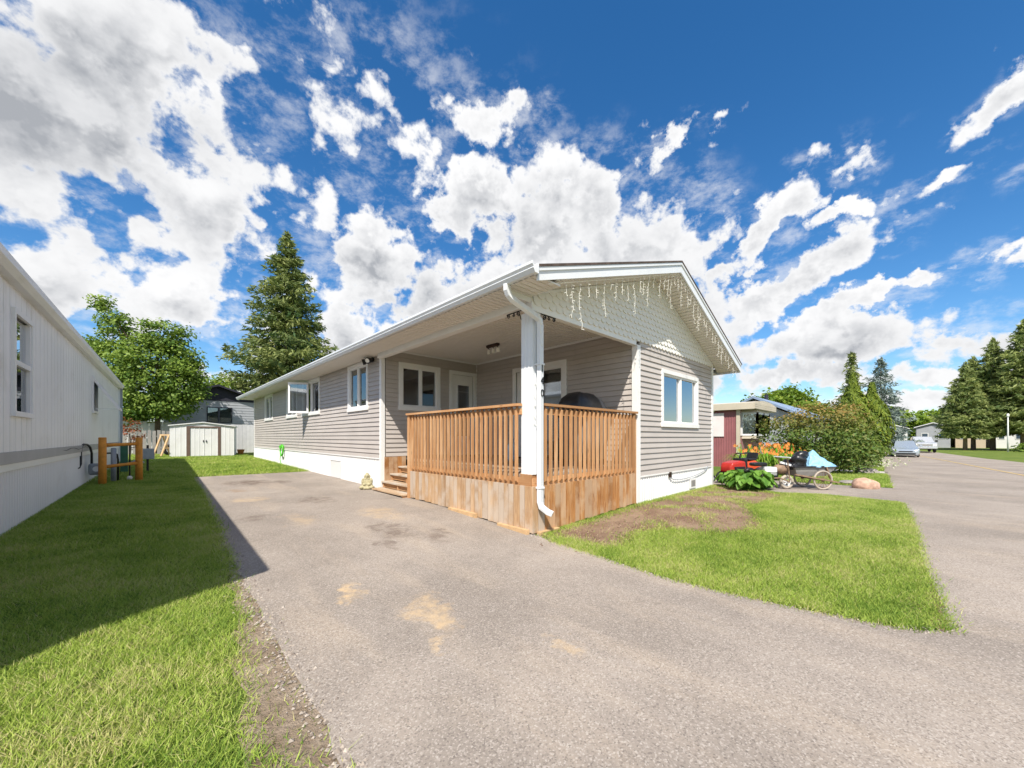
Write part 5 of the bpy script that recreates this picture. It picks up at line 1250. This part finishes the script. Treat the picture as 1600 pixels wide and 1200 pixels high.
def red_mower():
    t = thing('riding_mower', 'red and orange riding mower parked behind the rhubarb', 'mower', (12.35, 3.35, .02), CR+.35)
    MB().loft([[(x, -w, z0), (x, w, z0), (x, w*.86, z1), (x, -w*.86, z1)] for x, w, z0, z1 in ((-.62, .17, .34, .48), (-.55, .21, .31, .60), (-.2, .23, .31, .66), (-.06, .23, .31, .64))]).build('hood', 'mower_red', t, local=True, bevel=.04)
    MB().box(-.5, -.14, -.245, .245, .36, .50).build('side_grille', 'black_plastic', t, local=True, bevel=.01); MB().box(-.1, .02, -.2, .2, .30, .72).build('dash', 'black_plastic', t, local=True, bevel=.03); MB().box(-.6, .6, -.2, .2, .24, .33).build('chassis', 'black_iron', t, local=True)
    MB().loft([[(x, -w, z0), (x, w, z0), (x, w*.86, z1), (x, -w*.86, z1)] for x, w, z0, z1 in ((.0, .24, .32, .62), (.3, .27, .34, .66), (.55, .24, .36, .56))]).build('rear_fender', 'mower_orange', t, local=True, bevel=.04)
    m = MB(); m.box(.1, .40, -.18, .18, .66, .72); m.bar((.42, 0, .70), (.48, 0, .88), .34, .05, (1, 0, 0)); m.build('seat', 'black_plastic', t, local=True, bevel=.02)
    MB().torus((-.02, 0, .86), .13, .014, 'z', 18, 6).build('steering_wheel', 'black_plastic', t, True, True); MB().tube([(-.1, 0, .62), (-.02, 0, .86)], .018, 6).build('steering_column', 'black_iron', t, local=True)
    for x, r_, w in ((-.45, .17, .1), (.35, .24, .14)):
        for y in (-.29, .29): wheel(t, (x, y, r_), r_, w, 'y', 'rubber', 'rust_steel', 4)
    MB().box(-.3, .2, -.36, .36, .1, .22).build('cutting_deck', 'mower_red', t, local=True, bevel=.03)
red_mower()
t = thing('push_mower', 'black and red push mower beside the house corner', 'mower', (12.05, 4.35, .03), CR)
MB().box(-.25, .25, -.22, .22, .1, .26).build('deck', 'mower_red', t, local=True, bevel=.05); MB().tube([(0, 0, .26), (0, 0, .38), (0, 0, .46)], [.15, .15, .09], 12).build('engine', 'black_plastic', t, True, True)
for x in (-.22, .22):
    for y in (-.25, .25): wheel(t, (x, y, .1), .1, .045, 'y', 'rubber', 'grey_metal', 5)
for y in (-.18, .18): MB().tube([(.2, y, .22), (-.35, y, 1.02)], .013, 6).build('handle', 'raw_timber', t, local=True)
def rock(name, label, loc, rad, seed, mat, rz=0):
    bm = bmesh.new(); bmesh.ops.create_icosphere(bm, subdivisions=4, radius=1); r = np.random.default_rng(seed); pl = [(unit(r.normal(size=(1, 3)))[0], r.uniform(.6, .92)) for _ in range(9)]
    for v in bm.verts:
        p = np.array(v.co)
        for n_, d in pl:
            q = p.dot(n_)
            if q > d: p -= n_*(q-d)*.9
        p += .02*np.sin(p*9+seed)
        v.co = Vector((p[0]*rad[0], p[1]*rad[1], max(-.4, p[2])*rad[2]))
    me = bpy.data.meshes.new(name); bm.to_mesh(me); bm.free(); me.materials.append(MATS[mat]); me.shade_smooth()
    o = link(name, me, None, loc); o.rotation_euler = (0, 0, rz); return tag(o, label, 'rock')
rock('boulder', 'pinkish brown boulder on the grass by the street', (13.75, .78, .07), (.33, .26, .24), 3, 'boulder', CR)
rock('flat_stone', 'flat grey stone lying behind the pinkish boulder', (14.6, 1.2, .02), (.28, .22, .09), 8, 'slab_stone', CR)
rock('flat_stone', 'flat dark stone slab edging the narrow concrete path', (20.2, 1.15, -.04), (.5, .3, .2), 9, 'slab_stone', CR)
t = thing('wheelie_bin', 'dark blue grey wheeled bin by the cedars', 'bin', (36.0, 1.95, -.27), CR)
MB().loft([[(-.22*s, -.24*s, z), (.22*s, -.24*s, z), (.22*s, .24*s, z), (-.22*s, .24*s, z)] for s, z in ((1, .04), (1.22, .95))]).build('body', 'bin_blue', t, local=True, bevel=.03)
MB().box(-.30, .30, -.32, .32, .95, 1.02).build('lid', 'bin_blue', t, local=True, bevel=.03)
for y in (-.26, .26): wheel(t, (.2, y, .1), .1, .05, 'y', 'rubber', 'grey_metal', 5)
t = thing('fire_hydrant', 'small yellow hydrant on the grass past the bin', 'hydrant', (43, 1.95, -.36))
MB().tube([(0, 0, -.1), (0, 0, .06), (0, 0, .07), (0, 0, .5), (0, 0, .52), (0, 0, .62), (0, 0, .70)], [.2, .2, .14, .14, .18, .15, .05], 14).build('barrel', 'yellow_plastic', t, True, True)
for s in (-1, 1): MB().tube([(0, s*.12, .36), (0, s*.24, .36)], .07, 10).build('nozzle', 'yellow_plastic', t, True, True)
r_ = np.random.default_rng(12)
t = thing('flower_clump', 'low pale flowering clump on the grass beyond the slab', 'flowers', (25.6, 1.6, -.13)); 
P = r_.normal(0, 1, (1500, 3))*np.array([.75, .5, .14])+np.array([0, 0, .22]); tri_mesh('flowers', leaf_quads(np.abs(P*np.array([0, 0, 1]))+P*np.array([1, 1, 0]), .10), 4, 'pale_flower', r_.uniform(0, 1, 1500), t, 'stuff')

# ---- street: cars, far homes, lamp posts
def loftx(secs): return MB().loft(secs)
def vehicle(name, label, loc, W, secs_body, cabin, mat, truck=False, rz=0):
    """nose towards -x; body from cross sections (x, half width, z low, z shoulder, z top, crown half width)"""
    t = thing(name, label, 'truck' if truck else 'car', loc, rz)
    def sec(x, w, z0, zs, zt, wt): return [(x, -w*.92, z0), (x, -w, z0+.12), (x, -w, zs), (x, -wt, zt), (x, wt, zt), (x, w, zs), (x, w, z0+.12), (x, w*.92, z0)]
    b = MB().loft([sec(*q) for q in secs_body]).build('body', mat, t, local=True, bevel=.03)
    def cab(x, w, z0, z1, wt): return [(x, -w, z0), (x, -wt, z1), (x, wt, z1), (x, w, z0)]
    c = MB().loft([[(xb, -w, zb), (xt, -wt, zt), (xt, wt, zt), (xb, w, zb)] for xb, xt, w, wt, zb, zt in cabin]).build('cabin', mat, t, local=True, bevel=.03)
    (xb, xt, w, wt, zb, zt), (xb2, xt2, w2, wt2, zb2, zt2) = cabin[0], cabin[-1]
    def quad(p, off): return MB().add([Vector(q)+Vector(off) for q in p], [(0, 1, 2, 3)])
    return t, b, c
def sedan():
    t = thing('parked_car', 'silver blue sedan parked nose out along the kerb', 'car', (47.6, .2, -.41), R(2.5))
    W = .88
    def sec(x, w, z0, zs, zt, wt): return [(x, -w*.9, z0), (x, -w, z0+.15), (x, -w, zs), (x, -wt, zt), (x, wt, zt), (x, w, zs), (x, w, z0+.15), (x, w*.9, z0)]
    MB().loft([sec(*q) for q in ((0, .62, .24, .52, .60, .5), (.12, .80, .18, .60, .70, .66), (.5, W, .16, .68, .80, .74), (1.2, W, .16, .78, .92, .78), (3.4, W, .16, .82, .95, .78), (4.2, W, .18, .82, .98, .76), (4.5, .78, .25, .78, .94, .66))]).build('body', 'car_silver', t, local=True, bevel=.03)
    MB().loft([[(x, -w, z), (x, -wt, z1), (x, wt, z1), (x, w, z)] for x, w, wt, z, z1 in ((1.05, .74, .70, .90, .925), (1.85, .76, .58, .90, 1.40), (2.9, .76, .58, .90, 1.43), (3.9, .74, .66, .90, 1.0))]).build('cabin', 'car_silver', t, local=True, bevel=.04)
    def pl(nm, mat, pts, par=None): return MB().add(pts, [tuple(range(len(pts)))]).build(nm, mat, par or t, local=True)
    pl('windscreen', 'car_glass', [(1.14, -.68, .965), (1.14, .68, .965), (1.84, .545, 1.385), (1.84, -.545, 1.385)])
    for s in (-1, 1): pl('side_window', 'car_glass', [(1.35, s*.762, .97), (1.95, s*.61, 1.36), (2.85, s*.61, 1.38), (3.5, s*.765, .99)])
    MB().box(-.015, .06, -.42, .42, .47, .55).build('grille', 'black_plastic', t, local=True); MB().box(-.03, .08, -.60, .60, .26, .38).build('lower_intake', 'black_plastic', t, local=True)
    for s in (-1, 1):
        MB().hexa([(.02, s*.46, .55), (.05, s*.72, .56), (.32, s*.80, .62), (.2, s*.46, .66), (.02, s*.46, .62), (.06, s*.74, .66), (.36, s*.82, .72), (.24, s*.46, .735)]).build('headlight', 'lamp_glass', t, local=True)
        MB().box(1.35, 1.5, s*.98-.09, s*.98+.09, .94, 1.06).build('mirror', 'car_silver', t, local=True, bevel=.03)
        for x in (.85, 3.6): wheel(t, (x, s*.78, .31), .31, .19, 'y', 'rubber', 'chrome', 6)
sedan()
def pickup():
    t = thing('pickup_truck', 'silver pickup truck standing on the road behind the sedan', 'truck', (63.6, -1.25, -.43), R(5))
    W = .98
    def sec(x, w, z0, zs, zt, wt): return [(x, -w, z0), (x, -w, zs), (x, -wt, zt), (x, wt, zt), (x, w, zs), (x, w, z0)]
    MB().loft([sec(*q) for q in ((0, .94, .50, 1.0, 1.08, .88), (.15, W, .46, 1.06, 1.16, .92), (1.4, W, .46, 1.12, 1.22, .92), (5.6, W, .46, 1.12, 1.24, .92))]).build('body', 'truck_silver', t, local=True, bevel=.03)
    MB().loft([[(x, -w, z), (x, -wt, z1), (x, wt, z1), (x, w, z)] for x, w, wt, z, z1 in ((1.3, .90, .86, 1.18, 1.21), (2.0, .92, .72, 1.18, 1.82), (3.5, .92, .72, 1.18, 1.84), (3.8, .90, .80, 1.18, 1.3))]).build('cabin', 'truck_silver', t, local=True, bevel=.04)
    MB().add([(1.40, -.82, 1.28), (1.40, .82, 1.28), (1.98, .69, 1.79), (1.98, -.69, 1.79)], [(0, 1, 2, 3)]).build('windscreen', 'car_glass', t, local=True)
    for s in (-1, 1): MB().add([(1.75, s*.925, 1.26), (2.1, s*.76, 1.76), (3.4, s*.76, 1.78), (3.6, s*.925, 1.28)], [(0, 1, 2, 3)]).build('side_window', 'car_glass', t, local=True)
    MB().box(-.03, .05, -.58, .58, .72, 1.02).build('grille', 'chrome', t, local=True, bevel=.02); MB().box(-.14, .06, -.96, .96, .46, .66).build('bumper', 'chrome', t, local=True, bevel=.03)
    MB().box(-.035, .0, -.5, .5, .78, .96).build('grille_mesh', 'tub_grey', t, local=True)
    for s in (-1, 1):
        MB().box(-.02, .10, s*.76-.15, s*.76+.15, .78, 1.0).build('headlight', 'lamp_glass', t, local=True, bevel=.02); MB().box(1.75, 1.92, s*1.1-.1, s*1.1+.1, 1.22, 1.44).build('mirror', 'black_plastic', t, local=True, bevel=.03)
        for x in (.95, 4.5): wheel(t, (x, s*.84, .38), .38, .24, 'y', 'rubber', 'chrome', 6)
pickup()
def far_home(label, x0, x1, y0, y1, h, mat, roofm, face_n=4, ridge='x'):
    t = thing('mobile_home', label, 'house', ((x0+x1)/2, (y0+y1)/2, -.43))
    m = MB(); m.box(x0, x1, y0, y0+.15, -.5, h); m.box(x0, x1, y1-.15, y1, -.5, h); m.box(x0, x0+.15, y0+.15, y1-.15, -.5, h); m.box(x1-.15, x1, y0+.15, y1-.15, -.5, h); m.build('wall', mat, t)
    ym, xm = (y0+y1)/2, (x0+x1)/2
    if ridge == 'x': pr = [[(x, y0-.3, h-.05), (x, ym, h+.75), (x, y1+.3, h-.05), (x, y1+.3, h+.08), (x, ym, h+.9), (x, y0-.3, h+.08)] for x in (x0-.3, x1+.3)]
    else: pr = [[(x0-.3, y, h-.05), (xm, y, h+.75), (x1+.3, y, h-.05), (x1+.3, y, h+.08), (xm, y, h+.9), (x0-.3, y, h+.08)] for y in (y0-.3, y1+.3)]
    MB().loft(pr).build('roof', roofm, t)
    if ridge == 'x': MB().loft([[(x0+d, y0, h-.1), (x0+d, y1, h-.1), (x0+d, ym, h+.7)] for d in (.005, .14)]).build('gable', mat, t)
    n = face_n
    for i in range(n):
        y = y0+(y1-y0)*(i+.28)/n; w = MB().box(x0-.05, x0-.002, y, y+(y1-y0)/n*.42, 1.0, 2.05).build('window', 'white_vinyl', t); MB().box(x0-.06, x0-.052, y+.08, y+(y1-y0)/n*.42-.08, 1.08, 1.97).build('pane', 'car_glass', w)
far_home('long pale home with a tan roof at the street bend', 100, 108, 4.5, 17, 2.75, 'pale_board', 'beige_metal', 6, 'y')
far_home('white gabled home at the street bend beside the lamp post', 96, 108, .2, 4.0, 2.8, 'house_white', 'house_white', 2)
far_home('grey white gabled home behind the lowest street spruce', 97, 110, -4.8, -.9, 3.0, 'grey_siding', 'roof_metal', 2)
far_home('tan gabled home behind the street spruces', 98, 110, -8.6, -5.4, 3.0, 'house_tan', 'roof_metal', 2)
far_home('white gabled home between the spruce trunks', 99, 112, -12.8, -9.4, 3.0, 'house_white', 'roof_metal', 2)
far_home('white home with a red panel behind the tallest street spruce', 96, 110, -17.2, -13.6, 2.9, 'house_white', 'red_paint', 2)
far_home('white home past the street spruces with a dark hedge', 78, 92, -19.5, -15.3, 3.2, 'house_white', 'roof_metal', 3)
for lb, (x, y) in (('slim pale street lamp post at the street bend', (88, 1.9)), ('slim pale street lamp post beside the street spruces', (74.5, -8.2))):
    t = thing('street_lamp', lb, 'lamp post', (x, y, -.43), 0, 'street lamp posts')
    MB().tube([(0, 0, -.1), (0, 0, 2.0), (0, 0, 4.2)], [.085, .07, .05], 10).build('pole', 'lamp_post', t, True, True); MB().tube([(0, 0, 4.2), (0, 0, 4.3), (0, 0, 4.55), (0, 0, 4.6)], [.07, .11, .10, .04], 12).build('lantern', 'lamp_glass', t, True, True)
for i, (lb, x, y) in enumerate((('low dark hedge under the lamp post at the bend', 90, 2.6), ('low dark hedge by the lamp post beside the spruces', 76, -10.2))):
    broadleaf(lb, (x, y, -.43), [((0, 0, .5), (1.2, 1.4, .55)), ((.3, -1.4, .45), (.9, 1, .5))], 22, .28, 90+i, 'maple_leaf', .25, 20, .05, name='hedge', cat='hedge')

# ------------------------------------------------------------------ grass
def soilmask(poly, keep=.06, soft=.12):
    def f(x, y):
        ins = inpoly(x+rng.normal(0, soft, len(x)), y+rng.normal(0, soft, len(x)), poly); pat = np.sin(x*3.1+np.sin(y*4.2)*1.3)*np.sin(y*3.7+np.sin(x*2.6)*1.5)
        return ~ins | (rng.uniform(0, 1, len(x)) < np.where(pat > .45, keep*5, keep*.35))
    return f
FRONT_SOIL = SOIL
LN = [(-1.7, -.3), (.3, -.3)]+LAWN_L_EDGE[::-1][1:7]+[(.70, 6.4), (-1.7, 6.4)]
sm_ = soilmask(STRIP, .12, .06)
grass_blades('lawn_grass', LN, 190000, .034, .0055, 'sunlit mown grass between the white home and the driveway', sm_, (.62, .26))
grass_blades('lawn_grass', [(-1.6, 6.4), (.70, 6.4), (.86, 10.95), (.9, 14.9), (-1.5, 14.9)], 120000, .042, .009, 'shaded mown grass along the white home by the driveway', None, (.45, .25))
grass_blades('lawn_grass', [(-1.4, 14.9), (.9, 14.86), (2.1, 14.8), (4.15, 14.7), (4.15, 30), (-1.2, 31)], 70000, .06, .016, 'mown grass before the shed beyond the driveway end', None, (.45, .25))
grass_blades('lawn_grass', LAWN_R, 300000, .034, .007, 'mown grass with bare soil patches before the deck and front wall', soilmask(FRONT_SOIL, .022), (.52, .27))
grass_blades('lawn_grass', [(14.3, .35), (20.3, .6), (20.3, 4.4), (14.1, 4.4)], 60000, .06, .016, 'mown grass around the boulder and shrub', None, (.45, .22))
grass_blades('lawn_grass', [(22.5, .8), (26.4, .95), (26.4, 5), (22.5, 5)], 20000, .10, .024, 'longer grass between the two narrow paths', None, (.5, .22))
grass_blades('lawn_grass', [(29.1, 1.1), (50, 2.5), (50, 8), (29.1, 6)], 30000, .08, .04, 'grass verge by the bin and cedars', None, (.45, .2))

def gravel(name, label, line, n, spread, size, seed, mat='gravel_stone'):
    r = np.random.default_rng(seed); L = np.array(line); k_ = r.integers(0, len(L)-1, n); f = r.uniform(0, 1, n)[:, None]
    p = L[k_]*(1-f)+L[k_+1]*f+r.normal(0, spread, (n, 2)); s_ = size*r.uniform(.3, 1.2, n)**1.5
    z = Gn(p[:, 0], p[:, 1])+s_*.25; V = []
    d = [np.array(q, float) for q in ((1, 0, 0), (0, 1, 0), (-1, 0, 0), (0, -1, 0))]; c = np.stack([p[:, 0], p[:, 1], z], 1)
    a = r.uniform(0, 6.28, n); ca, sa = np.cos(a), np.sin(a)
    def pt(v, zz): return c+np.stack([(v[0]*ca-v[1]*sa)*s_, (v[0]*sa+v[1]*ca)*s_*.75, np.full(n, zz)*s_], 1)
    top = pt((.15, .1), .6)
    for i in range(4): V.append(np.stack([pt(d[i], -.2), pt(d[(i+1) % 4], -.2), top], 1))
    o = tri_mesh(name, np.concatenate(V), 3, mat, np.tile(r.uniform(0, 1, n), 4), kind='stuff'); tag(o, label, 'gravel')
leaf('gravel_stone', (.18, .145, .12), (.46, .395, .33), .9, 0); leaf('soil_clod', (.14, .085, .055), (.36, .26, .18), .95, 0)
gravel('edge_gravel', 'loose gravel along the left edge of the driveway', LAWN_L_EDGE[2:], 1800, .06, .013, 1)
gravel('edge_gravel', 'loose gravel along the driveway edge of the front lawn', LAWN_R_EDGE, 700, .035, .010, 2)
gravel('edge_gravel', 'small stones and clods scattered over the bare soil bed', [(4.3, 3.2), (5.5, 2.9), (7, 2.4), (8.5, 2.9), (10.5, 2.6)], 1600, .32, .016, 3, 'soil_clod')
